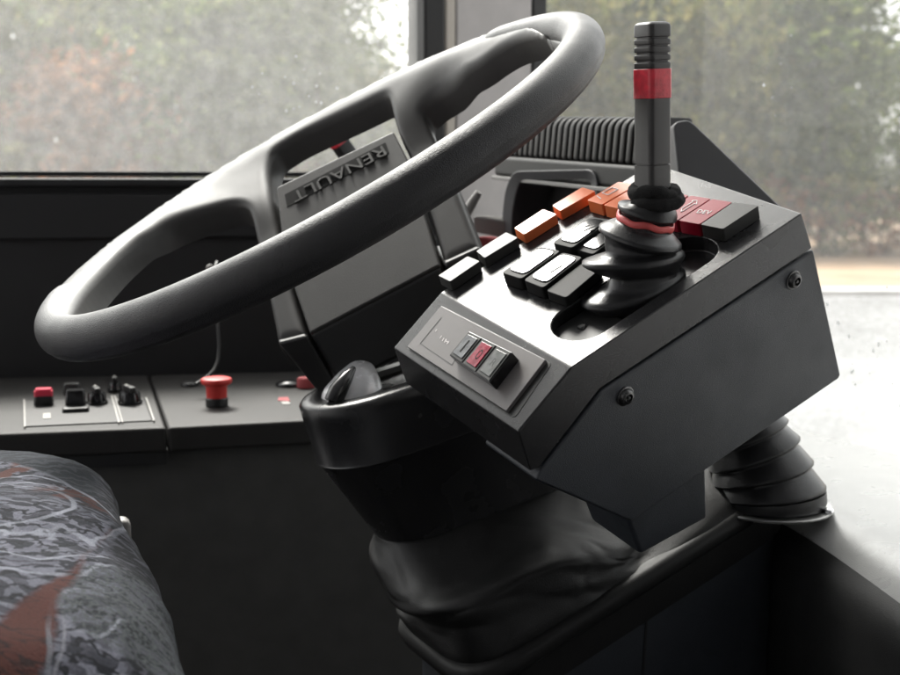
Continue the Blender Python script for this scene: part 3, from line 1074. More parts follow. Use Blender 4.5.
# red mushroom button
o = cz(217, 406)
mb = MB(); mb.lathe(o, UPZ, [(.0115, .001), (.0115, .008), (.0105, .009), (.0001, .009)], 32)
st = mb.build('button_collar', BLACK, cp2, ang=40)
mb = MB(); mb.lathe(o, UPZ, [(.0105, .0092), (.0107, .019), (.0112, .0215), (.0150, .0235), (.0160, .0255), (.0160, .0275), (.0150, .0290), (.0125, .0297), (.0001, .0300)], 40)
mb.build('push_button', REDBTN, cp2, ang=40)['label'] = 'red mushroom push button'
mb = MB(); mb.lathe(cz(289, 386), UPZ, [(.0150, .0006), (.0155, .002), (.0140, .004), (.008, .0065), (.0001, .0072)], 32)
mb.build('domed_cap', BLACKGL, cp2, ang=60)
mb = MB(); mb.lathe(cz(190, 386), UPZ, [(.010, .0006), (.010, .003), (.008, .0045), (.0001, .005)], 24)
mb.build('domed_cap', BLACK, cp2, ang=60)
mb = MB(); mb.prism([cz(278, 401), cz(290, 401.5), cz(288, 397.5), cz(278.5, 398)], UPZ * .0007); mb.build('sticker', DULLRED, cp2)
mb = MB(); mb.prism([cz(283, 405), cz(291, 404.5), cz(288, 401.8), cz(281, 402)], UPZ * .0007); mb.build('sticker', PALE, cp2)
mb = MB(); mb.lathe(cz(306, 388), UPZ, [(.010, .001), (.010, .010), (.0085, .012), (.0001, .0122)], 28)
mb.build('indicator_cap', DULLRED, cp2, ang=40)
# cable hanging behind the wheel
mb = MB(); mb.tube([U(*q) for q in ((217, 262, 1.36), (214, 270, 1.34), (216.5, 300, 1.33), (217.5, 322, 1.32), (219, 345, 1.315), (218, 360, 1.31), (214, 370, 1.30), (207, 377, 1.295), (196, 384, 1.285))], .0017, 10)
tag(mb.build('cable', BLACK, None, ang=70), 'thin dark cable hanging down to the side console behind the wheel', 'cable')
mb = MB(); mb.lathe(U(210, 268, 1.372), WNn, [(.0045, -.012), (.0045, -.002), (.003, .0), (.0001, .03)], 16)
tag(mb.build('peg', GREYLT, None, ang=40), 'small pale peg on the black wall behind the wheel', 'peg')
# second lever seen through the wheel
pl0, pl1 = U(336, 138, 1.30), U(430, 270, 1.36)
pk = thing('hand_lever', pl1, 'thin black hand lever with red tip seen through the wheel opening', 'lever')
ld = (pl0 - pl1).normalized(); q1 = cw((.8, .1, .5)); q1 = (q1 - ld * q1.dot(ld)).normalized(); q2 = ld.cross(q1)


def sq2(p, s): return rounded([p + q1 * (x * s) + q2 * (y * s) for x, y in ((-1, -1), (1, -1), (1, 1), (-1, 1))], .003, 3)


mb = MB(); mb.loft([sq2(pl1, .0085), sq2(pl0 - ld * .008, .0085)]); mb.build('shaft', BLACK, pk, ang=30)
mb = MB(); mb.loft([sq2(pl0 - ld * .0078, .0090), sq2(pl0 + ld * .0125, .0090), sq2(pl0 + ld * .014, .007)]); mb.build('red_tip', REDB, pk, ang=30)

# ================================================================== dashboard
dash = thing('dashboard', V((.35, 1.15, 1.05)), 'black dashboard with pale reflecting top under the windscreen', 'dashboard')
edge = [(640, 470), (670, 474), (700, 480), (722, 486), (745, 494), (770, 505), (800, 522), (850, 556), (900, 592), (960, 641), (1040, 715)]
line = chaikin([hz(x, y, DZ) for x, y in edge], 2, False)
RR = .055
outs = []
for i, p in enumerate(line):
    t = (line[min(i + 1, len(line) - 1)] - line[max(i - 1, 0)]).normalized()
    o_ = V((t.y, -t.x, 0))
    if o_.dot(V((-1, -.3, 0))) < 0: o_ = -o_
    outs.append(o_)
tp = [p - o_ * RR for p, o_ in zip(line, outs)]
far = [SB_ + SDn * .2 - SNn * .01, SA - SNn * .01, V((-.02, 1.66, 0)), V((.02, 1.35, 0))]
tp += [V((p.x, p.y, DZ)) for p in far]
mb = MB(); mb.prism(tp, UPZ * -.03)
mb.build('dash_top', DASH, dash, ang=40)
ROLL = mat('shade-dark edge vinyl', (0.020, 0.020, 0.020), 0.38, bump=.3, bscale=1200, rvar=.06)


def roll(a0, a1, grow, drop, name, m):
    rings = []
    for p, o_ in zip(line, outs):
        c = p - o_ * RR - UPZ * RR
        q = [c + (o_ * math.cos(R_(a0 + (a1 - a0) * k / 12)) + UPZ * math.sin(R_(a0 + (a1 - a0) * k / 12))) * (RR + grow) for k in range(13)]
        i_ = [c + (o_ * math.cos(R_(a0 + (a1 - a0) * k / 12)) + UPZ * math.sin(R_(a0 + (a1 - a0) * k / 12))) * (RR - .004) for k in range(12, -1, -1)]
        if drop: q += [c + o_ * (RR + grow) - UPZ * drop, c + o_ * (RR - .004) - UPZ * drop]
        rings.append(q + i_)
    mb = MB(); mb.loft(rings)
    return mb.build(name, m, dash, ang=60)


roll(90, 30, 0, 0, 'edge_roll', DASH)
roll(42, 0, .0009, .70, 'front_lining', ROLL)  # dark lining carried up the roll, its colour standing in for shade there
# binnacle: hood, louvre and cheek
hd = -LT
BO = U(503, 200, 1.33)


def bn(s, z, f=0.0): return BO + hd * s + FW * f + UPZ * z


binn = thing('instrument_binnacle', bn(.1, -.10), 'dark instrument hood with ribbed louvre behind the gear lever', 'instrument hood')
hood = []
mb = MB()
zt = U(520, 171, 1.31).z - BO.z
outer = [bn(0, -.12), bn(-.004, -.02), bn(.004, zt - .018), bn(.022, zt), bn(.19, zt), bn(.19, -.12)]
innr = [bn(.016, -.12), bn(.012, -.02), bn(.020, zt - .026), bn(.032, zt - .010), bn(.178, zt - .010), bn(.178, -.12)]
oc, ic = rounded(outer, .02, 6), rounded(innr, .02, 6)
rg = [[p + FW * .06 for p in oc], oc, [p + FW * .004 for p in ic], [p + FW * .05 for p in ic]]
mb.loft([rg[0], rg[1], rg[2], rg[3]])
mb.build('hood', BRACKET, binn, bevel=.003, ang=30)
mb = MB(); mb.box(bn(.01, -.12, .048), hd * .172, FW * .008, UPZ * (zt + .11)); mb.build('instrument_face', DASHDK, binn)
g0, g1p = U(498, 137, 1.36), U(646, 143, 1.09)
gd = (g1p - g0); GLn = gd.length; gd.normalize()
gn = FW - gd * FW.dot(gd); gn.normalize()
gu = gd.cross(gn); gu = gu if gu.z > 0 else -gu
# louvre ledge
mb = MB(); mb.box(g0 - gu * .043 - gn * .004, gd * GLn, gn * .055, gu * .022)
mb.build('ledge', GRILLE, binn, bevel=.004)
mb = MB(); mb.box(g0 - gu * .0475 - gn * .007, gd * GLn, gn * .06, gu * .0042)
mb.build('ledge_trim', GREYLT, binn, bevel=.001)
rings = []
NR = 25
prof0 = [(-.0205, -.001), (.0150, .001), (.0215, .006), (.0235, .014), (.0235, .05), (-.0205, .05)]


def lp_ring(s, inset):
    pts = []
    for u_, f_ in prof0:
        cx_, cy_ = 0.0, .025
        k = 1 - inset
        pts.append(g0 + gd * s + gu * (u_ * (k if u_ > 0 else 1)) + gn * (cy_ + (f_ - cy_) * k))
    return rounded(pts, .004, 3)


for i in range(NR):
    s = GLn * i / NR; w_ = GLn / NR
    for ds, ins in ((.02, .36), (.30, .36), (.33, .02), (.38, 0), (.91, 0), (.96, .02), (.99, .36)):
        rings.append(lp_ring(s + ds * w_, ins))
mb = MB(); mb.loft(rings); mb.build('louvre', GRILLE, binn, ang=50)
# grey cheek plate
mb = MB()
cpz = U(720, 170, 1.0)
cpn = (LT * .93 + FW * .1).normalized() * -1
ch = [onp(x, y, cpz, cw((.15, .15, -1)).normalized()) for x, y in [(673, 122), (688, 119.5), (694, 123), (786, 211), (790, 240), (690, 240), (681, 200)]]
mb.prism(rounded(ch, .006, 4), cw((-.1, -.05, 1)) * .045)
mb.build('cheek_plate', BRACKET, binn, bevel=.005, ang=25)
# bits between the spoke and the hood
mb = MB(); mb.tube([U(466, 214, 1.24), U(472, 203, 1.235), U(479, 192, 1.23)], [.0052, .005, .0035], 14)
tag(mb.build('stub_lever', GREYLT, None, ang=60), 'short pale grey stub lever between the right spoke and the instrument hood', 'lever')
mb = MB(); o = U(472, 233, 1.33); mb.box(o, cw((1, -.18, .1)) * .035, FW * .03, UPZ * .020)
tag(mb.build('connector_block', GREYLT, None, bevel=.003), 'pale grey plastic block low behind the right spoke', 'block')
mb = MB(); o = U(474, 258, 1.27); mb.box(o, cw((1, -.18, .1)) * .03, FW * .02, UPZ * .024)
tag(mb.build('cloth_strip', DULLRED, None, bevel=.003), 'dull red strip just above the grey keys behind the wheel', 'strip')
# backing panel behind the wheel and hub
mb = MB(); mb.box(bn(-.16, -.55, .16), hd * .30, FW * .02, UPZ * .60)
tag(mb.build('dash_backing', DASHDK, None, bevel=.004), 'black backing panel behind the hub and the instrument hood', 'panel')

DULLM = mat('dull plated metal', (.42, .42, .41), .42, metal=1.0, rvar=.12, var=.2)
# bellows on the dash
bo = hz(770, 508, DZ)
bax = (UPZ + V((-.42, .1, 0))).normalized()
bel = thing('bellows_boot', bo, 'black rubber bellows boot on a metal flange on the dashboard', 'bellows')
mb = MB()
rings = []
prof = [(.0440, .003), (.0455, .006), (.0452, .013)]
for k_, r_ in enumerate((.0462, .0432, .0400, .0366, .0335, .0300)):
    h_ = .0145 + .0165 * k_
    prof += [(r_ - .0040, h_ - .0012), (r_ - .0006, h_), (r_, h_ + .0012), (r_ - .0010, h_ + .0028), (r_ - .0060, h_ + .0125), (r_ - .0075, h_ + .0140)]
prof += [(.0001, .116)]
for r, h in prof:
    k = min(1, h / .05)
    ax_ = UPZ.lerp(bax, k).normalized()
    o = bo + UPZ * min(h, .012) + bax * max(0, h - .012)
    rings.append(torus_pts(o, ax_, V((1, 0, 0)), max(r, 1e-4), max(r, 1e-4), 48))
mb.loft(rings); mb.build('rubber_bellows', RUBBER, bel, ang=70)
mb = MB(); mb.loft([torus_pts(bo + UPZ * h, UPZ, V((1, 0, 0)), r, r, 48) for r, h in ((.0500, .0005), (.0505, .002), (.050, .003), (.045, .0032))])
mb.build('flange', DULLM, bel, ang=40)
mb = MB(); so = bo + V((.040, -.026, .0032)); mb.lathe(so, UPZ, [(.0050, 0), (.0050, .0022), (.0036, .0036), (.0001, .0040)], 20)
mb.build('screw', CHROME, bel, ang=50)

# ================================================================== driver's seat
FAB = bpy.data.materials.new('patterned seat cloth'); FAB.use_nodes = True
nt = FAB.node_tree; N, L = nt.nodes, nt.links
bs_ = N['Principled BSDF']; bs_.inputs['Roughness'].default_value = .9; bs_.inputs['Specular IOR Level'].default_value = .2
tc = N.new('ShaderNodeTexCoord')


def nnoise(scale, det=3, dist=0.0, vec=None, rough=.5):
    n = N.new('ShaderNodeTexNoise'); n.inputs['Scale'].default_value = scale; n.inputs['Detail'].default_value = det
    n.inputs['Distortion'].default_value = dist; n.inputs['Roughness'].default_value = rough
    L.new(vec or tc.outputs['Object'], n.inputs['Vector']); return n


def ramp(src, stops, interp='LINEAR'):
    r = N.new('ShaderNodeValToRGB'); r.color_ramp.interpolation = interp
    while len(r.color_ramp.elements) < len(stops): r.color_ramp.elements.new(.5)
    for e, (p, c) in zip(r.color_ramp.elements, stops): e.position = p; e.color = (*c, 1) if len(c) == 3 else c
    L.new(src, r.inputs[0]); return r


def mixc(f, a, b, mode='MIX'):
    m = N.new('ShaderNodeMix'); m.data_type = 'RGBA'; m.blend_type = mode
    for s, i in ((f, 0), (a, 6), (b, 7)):
        if hasattr(s, 'is_linked'): L.new(s, m.inputs[i])
        elif i == 0: m.inputs[0].default_value = s
        else: m.inputs[i].default_value = (*s, 1)
    return m.outputs[2]


CF = U(112, 497, .97)       # far front top corner of the cushion
SEATO = V((-.35, .62, 1.1))
SZ = CF.z + .040
sxyz = N.new('ShaderNodeSeparateXYZ'); wob = nnoise(14, 3)
wsub = N.new('ShaderNodeVectorMath'); wsub.operation = 'MULTIPLY_ADD'
wsub.inputs[1].default_value = (.022, .022, 0)
L.new(wob.outputs['Color'], wsub.inputs[0]); L.new(tc.outputs['Object'], wsub.inputs[2])
flat_ = N.new('ShaderNodeVectorMath'); flat_.operation = 'MULTIPLY'; flat_.inputs[1].default_value = (1, 1, 0)
L.new(wsub.outputs[0], flat_.inputs[0])


def arc(p1, p2, p3):        # signed distance to a circle through three spots on the cushion; positive outside
    q = [hz(x, y, SZ) - SEATO + V((.011, .011, 0)) for x, y in (p1, p2, p3)]
    (x1, y1), (x2, y2), (x3, y3) = [(k.x, k.y) for k in q]
    d = 2 * (x1 * (y2 - y3) + x2 * (y3 - y1) + x3 * (y1 - y2))
    cx_ = ((x1 * x1 + y1 * y1) * (y2 - y3) + (x2 * x2 + y2 * y2) * (y3 - y1) + (x3 * x3 + y3 * y3) * (y1 - y2)) / d
    cy_ = ((x1 * x1 + y1 * y1) * (x3 - x2) + (x2 * x2 + y2 * y2) * (x1 - x3) + (x3 * x3 + y3 * y3) * (x2 - x1)) / d
    r_ = math.hypot(x1 - cx_, y1 - cy_)
    n = N.new('ShaderNodeVectorMath'); n.operation = 'DISTANCE'; n.inputs[1].default_value = (cx_, cy_, 0)
    L.new(flat_.outputs[0], n.inputs[0])
    m = N.new('ShaderNodeMath'); m.operation = 'SUBTRACT'; m.inputs[1].default_value = r_
    L.new(n.outputs['Value'], m.inputs[0])

    def side(px, py):
        p = hz(px, py, SZ) - SEATO + V((.011, .011, 0))
        return 1 if math.hypot(p.x - cx_, p.y - cy_) > r_ else -1
    return m.outputs[0], side


def area_mask(a, spot, soft=.002):
    o, side = a
    m = N.new('ShaderNodeMapRange'); m.inputs[1].default_value = -soft; m.inputs[2].default_value = soft
    m.inputs[3].default_value = 0 if side(*spot) > 0 else 1; m.inputs[4].default_value = 1 - m.inputs[3].default_value
    L.new(o, m.inputs[0]); return m.outputs[0]


def line_mask(a, w):
    b = N.new('ShaderNodeMath'); b.operation = 'ABSOLUTE'; L.new(a[0], b.inputs[0])
    m = N.new('ShaderNodeMapRange'); m.inputs[1].default_value = w * .5; m.inputs[2].default_value = w; m.inputs[3].default_value = 1; m.inputs[4].default_value = 0
    L.new(b.outputs[0], m.inputs[0]); return m.outputs[0]


def mul(a, b):
    m = N.new('ShaderNodeMath'); m.operation = 'MULTIPLY'; L.new(a, m.inputs[0]); L.new(b, m.inputs[1]); return m.outputs[0]


# dark pen-like scribbles
def scrib(scale, dist, lo, hi, seed):
    mm = N.new('ShaderNodeMapping'); mm.inputs['Location'].default_value = (seed, seed * .7, 0); mm.inputs['Rotation'].default_value = (0, 0, seed)
    mm.inputs['Scale'].default_value = (1, 3.2, 1)
    L.new(tc.outputs['Object'], mm.inputs[0])
    n = nnoise(scale, 2, dist, mm.outputs[0], .45)
    s = N.new('ShaderNodeMath'); s.operation = 'SUBTRACT'; s.inputs[1].default_value = .5; L.new(n.outputs['Fac'], s.inputs[0])
    a = N.new('ShaderNodeMath'); a.operation = 'ABSOLUTE'; L.new(s.outputs[0], a.inputs[0])
    return ramp(a.outputs[0], [(lo, (1, 1, 1)), (hi, (0, 0, 0))]).outputs[0]


def waves(scale, dist, dscale, rot, lo, hi, off=0.0):      # flowing brush strokes
    mm = N.new('ShaderNodeMapping'); mm.inputs['Rotation'].default_value = (0, 0, rot); mm.inputs['Location'].default_value = (off, off * .6, 0)
    L.new(flat_.outputs[0], mm.inputs[0])
    w_ = N.new('ShaderNodeTexWave'); w_.inputs['Scale'].default_value = scale; w_.inputs['Distortion'].default_value = dist
    w_.inputs['Detail'].default_value = 3; w_.inputs['Detail Scale'].default_value = dscale; w_.inputs['Detail Roughness'].default_value = .55
    L.new(mm.outputs[0], w_.inputs['Vector'])
    return ramp(w_.outputs['Fac'], [(lo, (0, 0, 0)), (hi, (1, 1, 1))]).outputs[0]


def patchy(scale, lo, hi, off):
    mm = N.new('ShaderNodeMapping'); mm.inputs['Location'].default_value = (off, off * 1.7, 0)
    L.new(flat_.outputs[0], mm.inputs[0])
    return ramp(nnoise(scale, 3, .6, mm.outputs[0]).outputs['Fac'], [(lo, (0, 0, 0)), (hi, (1, 1, 1))]).outputs[0]


c_ = mixc(patchy(12, .42, .60, .3), (.010, .014, .024), (.050, .050, .066))
c_ = mixc(mul(waves(15, 9, 2.2, .5, .42, .60), patchy(13, .36, .50, 1.3)), c_, (.19, .18, .22))
c_ = mixc(mul(waves(20, 11, 1.8, 1.9, .55, .72, .4), patchy(10, .44, .56, 2.6)), c_, (.26, .25, .295))
c_ = mixc(waves(24, 12, 2.0, 1.1, .80, .95, .9), c_, (.008, .010, .018))
c_ = mixc(mul(waves(11, 10, 1.5, .9, .93, .985, 1.7), patchy(9, .45, .55, 4.1)), c_, (.48, .47, .52))
c_ = mixc(mul(patchy(7.5, .655, .685, 5.2), waves(18, 8, 2, .2, .15, .4, 2.2)), c_, (.12, .030, .020))
def half(p, q, spot, soft=.002):    # one side of a straight border
    A_, B_, S_ = [hz(x, y, SZ) - SEATO + V((.011, .011, 0)) for x, y in (p, q, spot)]
    n_ = V((-(B_ - A_).y, (B_ - A_).x, 0)).normalized()
    if (S_ - A_).dot(n_) < 0: n_ = -n_
    d = N.new('ShaderNodeVectorMath'); d.operation = 'DOT_PRODUCT'; d.inputs[1].default_value = n_
    L.new(flat_.outputs[0], d.inputs[0])
    A_.z = 0
    k = A_.dot(n_)
    m = N.new('ShaderNodeMapRange'); m.inputs[1].default_value = k - soft; m.inputs[2].default_value = k + soft
    L.new(d.outputs['Value'], m.inputs[0]); return m.outputs[0]


far_ = half((0, 485), (100, 503), (60, 465))
navy = mixc(waves(26, 10, 2.0, .7, .60, .85, 3.0), (.012, .018, .028), (.060, .068, .085))
c_ = mixc(far_, c_, navy)
near_ = half((112, 560), (132, 675), (175, 640), .004)
black_ = mixc(scrib(30, .8, .02, .05, 5.5), (.010, .012, .018), (.12, .115, .14))
c_ = mixc(near_, c_, black_)
RA, RB = arc((-5, 652), (56, 610), (107, 551)), arc((30, 690), (60, 629), (107, 551))
redm = mul(mul(area_mask(RA, (40, 650)), area_mask(RB, (30, 650))), half((-5, 545), (120, 545), (40, 650)))
redc = mixc(scrib(30, 1.0, .01, .03, 7.7), (.125, .028, .018), (.035, .010, .010))
c_ = mixc(redm, c_, redc)
SPK = arc((66, 640), (90, 590), (138, 580))
gm = mul(area_mask(SPK, (100, 600)), area_mask(RB, (100, 600)))
spk = nnoise(420, 2)
c_ = mixc(mul(gm, ramp(spk.outputs['Fac'], [(.45, (.15, .15, .15)), (.6, (1, 1, 1))]).outputs[0]), c_, (.115, .125, .125))
lm = ramp(nnoise(9, 2).outputs['Fac'], [(.40, (.05, .05, .05)), (.55, (1, 1, 1))]).outputs[0]
for pts, w_, col in ((((0, 489), (58, 495), (122, 532)), .0030, (.40, .39, .44)), (((-5, 517), (32, 518), (66, 543)), .0020, (.50, .49, .54)),
                     (((64, 690), (84, 610), (136, 590)), .0016, (.30, .30, .33)), (((48, 690), (68, 622), (108, 552)), .0010, (.42, .40, .43))):
    c_ = mixc(mul(line_mask(arc(*pts), w_), lm), c_, col)
fz = nnoise(900, 2)
c_ = mixc(1.0, c_, (.43, .46, .49), 'MULTIPLY')
c_ = mixc(.55, c_, ramp(fz.outputs['Fac'], [(.3, (.25, .25, .25)), (.7, (1, 1, 1))]).outputs[0], 'MULTIPLY')
L.new(c_, bs_.inputs['Base Color'])
bpn = N.new('ShaderNodeBump'); bpn.inputs['Strength'].default_value = .6; bpn.inputs['Distance'].default_value = .0012
L.new(fz.outputs['Fac'], bpn.inputs['Height']); L.new(bpn.outputs[0], bs_.inputs['Normal'])

LS, FS = V((-.371, .928, 0)), V((.928, .371, 0))
seat = thing('driver_seat', V((-.35, .62, 1.1)), 'driver seat cushion in dark cloth with swirling grey and red pattern', 'seat')


def cushion(name, o, lw, ln, h, rad, m, nu=64, nv=52, crown=.02, par=None, pw_=.30):
    # rounded block with front edge towards the bus front, built ring by ring along its width
    rings = []
    for i in range(nu + 1):
        t = i / nu
        x = t * lw
        e = min(x, lw - x)
        cap_ = 1.0 if e > rad else math.sqrt(max(0.0, 1 - ((rad - e) / rad) ** 2))
        ring = []
        hw = ln / 2
        for k in range(nv):
            a = 2 * math.pi * k / nv
            ca, sa = math.cos(a), math.sin(a)
            pw = pw_
            fx = math.copysign(abs(ca) ** pw, ca); fz_ = math.copysign(abs(sa) ** (pw * 1.25), sa)
            yy = fx * (hw - rad * (1 - cap_)); zz = fz_ * (h / 2 - rad * (1 - cap_))
            p = o - LS * x - FS * hw + FS * yy + UPZ * (zz - h / 2 + (crown * (1 - (2 * t - 1) ** 2) if zz > 0 else 0))
            nn = noise.noise(p * 11) * .006 + noise.noise(p * 26) * .0025
            p += UPZ * nn + FS * nn
            ring.append(p)
        rings.append(ring)
    b = MB(); b.loft(rings)
    return b.build(name, m, par, ang=85)


cushion('cushion', CF + UPZ * .050 - FS * .006 - LS * -.03, .52, .52, .18, .065, FAB, par=seat, pw_=.44)
cushion('front_bolster', CF - UPZ * .036 + FS * .004 - LS * .045, .50, .20, .16, .055, FAB, par=seat, crown=.012)
mb = MB(); o = CF - UPZ * .036 - LS * .004 - FS * .004
mb.box(o, FS * .016, -LS * .02, UPZ * .022)
mb.build('trim_clip', GREYLT, seat, bevel=.006)
mb = MB(); mb.box(CF - UPZ * .75 - FS * .45 - LS * .05, FS * .35, -LS * .4, UPZ * .62)
mb.build('pedestal', BLACK, seat, bevel=.02)

# ================================================================== bus floor, plus unseen ceiling and walls added to shade the cab
floor_ = MB(); floor_.box(V((-2.2, -2.0, 1.02)), V((4.2, 0, 0)), V((0, 3.9, 0)), UPZ * .03)
tag(floor_.build('floor', FLOORM, None), kind='structure')
CEIL = mat('pale ceiling lining', (0.50, 0.51, 0.53), 0.7, var=.05)
BACKW = mat('grey lining', (0.20, 0.205, 0.215), 0.7, var=.08)
cl = [V((-2.4, -1.3, 0)), V((1.41, -1.3, 0)), V((1.41, .2, 0)), SA + (SB_ - SA) * 1.5, SA, wl(.42, 0, .02), wl(-.95, 0, .02), V((-2.4, .95, 0))]
mb = MB(); mb.prism([V((p.x, p.y, 3.28)) for p in cl], UPZ * .06)  # out of view, added so daylight enters only through the windows
tag(mb.build('ceiling', CEIL, None, bevel=.02), kind='structure')
mb = MB(); mb.box(V((-2.4, -1.30, 1.055)), V((4.6, 0, 0)), V((0, .06, 0)), UPZ * 2.22)  # solid and out of view, added to darken the camera-facing surfaces
tag(mb.build('back_shade_wall', BACKW, None, bevel=.01), kind='structure')
mb = MB(); mb.box(V((1.35, -1.235, 1.055)), V((.06, 0, 0)), V((0, 1.45, 0)), UPZ * 2.22)  # out of view, added to block light from the door side
tag(mb.build('right_shade_wall', BACKW, None, bevel=.01), kind='structure')
mb = MB(); mb.tube([hz(180, 668, 1.22), hz(300, 666, 1.22), hz(430, 660, 1.22)], .006, 10)
tag(mb.build('floor_trim', GREYLT, None, ang=60), 'thin pale trim strip along the foot of the dark console', 'trim')

# ================================================================== outside
g = MB(); g.prism([V((-900, -900, 0)), V((900, -900, 0)), V((900, 900, 0)), V((-900, 900, 0))], UPZ * -.5)
GRASS = mat('autumn verge', (0.27, 0.185, 0.115), 0.95, var=0.5, vscale=.5)
tag(g.build('ground', GRASS, None), kind='structure')
ASPH = mat('wet asphalt', (0.26, 0.26, 0.265), 0.24, var=0.25, vscale=.35, rvar=0.15)
r = MB(); r.prism([V((-120, -12, .004)), V((120, -12, .004)), V((120, 23.5, .004)), V((-120, 21.5, .004))], UPZ * .02)
tag(r.build('road', ASPH, None), kind='structure')
KERB = mat('pale kerb stone', (0.42, 0.41, 0.40), 0.8, var=0.2, vscale=1.5)
r = MB(); r.prism([V((-120, 21.6, 0)), V((120, 23.6, 0)), V((120, 24.3, 0)), V((-120, 22.3, 0))], UPZ * .12)
tag(r.build('kerb', KERB, None, bevel=.02), kind='structure')


def leafmat(name, c1, c2, c3):
    m = bpy.data.materials.new(name); m.use_nodes = True
    N, L = m.node_tree.nodes, m.node_tree.links
    b = N['Principled BSDF']; b.inputs['Roughness'].default_value = .75; b.inputs['Specular IOR Level'].default_value = .25
    g = N.new('ShaderNodeNewGeometry'); r = N.new('ShaderNodeValToRGB')
    els = r.color_ramp.elements
    els[0].color = (*c1, 1); els[1].color = (*c3, 1); e = els.new(.55); e.color = (*c2, 1)
    L.new(g.outputs['Random Per Island'], r.inputs[0]); L.new(r.outputs[0], b.inputs['Base Color'])
    tc_ = N.new('ShaderNodeTexCoord'); nz_ = N.new('ShaderNodeTexNoise'); nz_.inputs['Scale'].default_value = .95; nz_.inputs['Detail'].default_value = 3
    L.new(tc_.outputs['Object'], nz_.inputs['Vector'])
    mr_ = N.new('ShaderNodeMapRange'); mr_.inputs[1].default_value = .36; mr_.inputs[2].default_value = .64; mr_.inputs[3].default_value = .35; mr_.inputs[4].default_value = 1.45
    L.new(nz_.outputs['Fac'], mr_.inputs[0])
    ml_ = N.new('ShaderNodeMix'); ml_.data_type = 'RGBA'; ml_.blend_type = 'MULTIPLY'; ml_.inputs[0].default_value = 1
    L.new(r.outputs[0], ml_.inputs[6]); L.new(mr_.outputs[0], ml_.inputs[7]); L.new(ml_.outputs[2], b.inputs['Base Color'])
    t_ = N.new('ShaderNodeBsdfTranslucent'); mx_ = N.new('ShaderNodeMixShader'); mx_.inputs[0].default_value = .5
    L.new(ml_.outputs[2], t_.inputs[0]); L.new(b.outputs[0], mx_.inputs[1]); L.new(t_.outputs[0], mx_.inputs[2])
    L.new(mx_.outputs[0], N['Material Output'].inputs[0])
    return m


LG = leafmat('pine needles', (.045, .070, .020), (.095, .130, .032), (.18, .20, .062))
LY = leafmat('yellow green leaves', (.085, .10, .030), (.15, .155, .045), (.24, .205, .070))
LB_ = leafmat('rusty leaves', (.13, .066, .038), (.19, .090, .045), (.28, .13, .055))


def make_tree(name, h, w, nclump, nleaf, m, seed, leaf=.16, low=.12, trunk=.14):
    rnd = random.Random(seed)
    root = bpy.data.objects.new(name, None); COL.objects.link(root); OFF[root.name] = V((0, 0, 0))
    t = MB()
    pts = [V((noise.noise(V((seed, i * .7, 0))) * .25 * i / 6, noise.noise(V((i * .7, seed, 3))) * .25 * i / 6, h * .93 * i / 6)) for i in range(7)]
    t.tube(pts, [trunk * (1 - .85 * i / 6) for i in range(7)], 8)
    tr_ = t.build('trunk', BARK, root, ang=60)
    c = MB()
    for i in range(nclump):
        z = low + (1 - low) * rnd.random() ** .85
        rad = w * math.sin(math.pi * min(1, (1 - z) * .85 + .12)) ** .8
        a = rnd.random() * 6.283; rr = rad * (rnd.random() ** .5)
        cc = V((math.cos(a) * rr, math.sin(a) * rr, z * h))
        s = min(.55, h * .060) * (.6 + .8 * rnd.random())
        axis_p = V((pts[min(6, int(z * 6))].x, pts[min(6, int(z * 6))].y, max(.3, z * h - .35 * rr)))
        # limb to the clump
        if i % 4 == 0:
            l = MB(); c2 = cc
            d = (cc - axis_p); sdv = d.orthogonal().normalized() * .018; upv = d.cross(sdv).normalized() * .018
            c.add([axis_p + sdv, axis_p - sdv, axis_p + upv, cc], [(0, 2, 3), (2, 1, 3), (1, 0, 3)])
        for k in range(nleaf):
            p = cc + V((rnd.gauss(0, 1) * 1.15, rnd.gauss(0, 1) * 1.15, rnd.gauss(0, .7))) * s
            u = V((rnd.gauss(0, 1), rnd.gauss(0, 1), rnd.gauss(0, 1))).normalized() * leaf * (.5 + rnd.random())
            v = u.orthogonal().normalized() * u.length * (.35 + .3 * rnd.random())
            c.add([p - u, p + v * .8, p + u, p - v * .8], [(0, 1, 2, 3)])
    me = bpy.data.meshes.new('crown'); me.from_pydata(c.v, [], c.f); me.materials.append(m)
    co = bpy.data.objects.new('crown', me); COL.objects.link(co); co.parent = root
    return root


def copy_tree(src):
    r = src.copy(); COL.objects.link(r)
    for ch in [o for o in bpy.data.objects if o.parent == src]:
        q = ch.copy(); COL.objects.link(q); q.parent = r
    return r


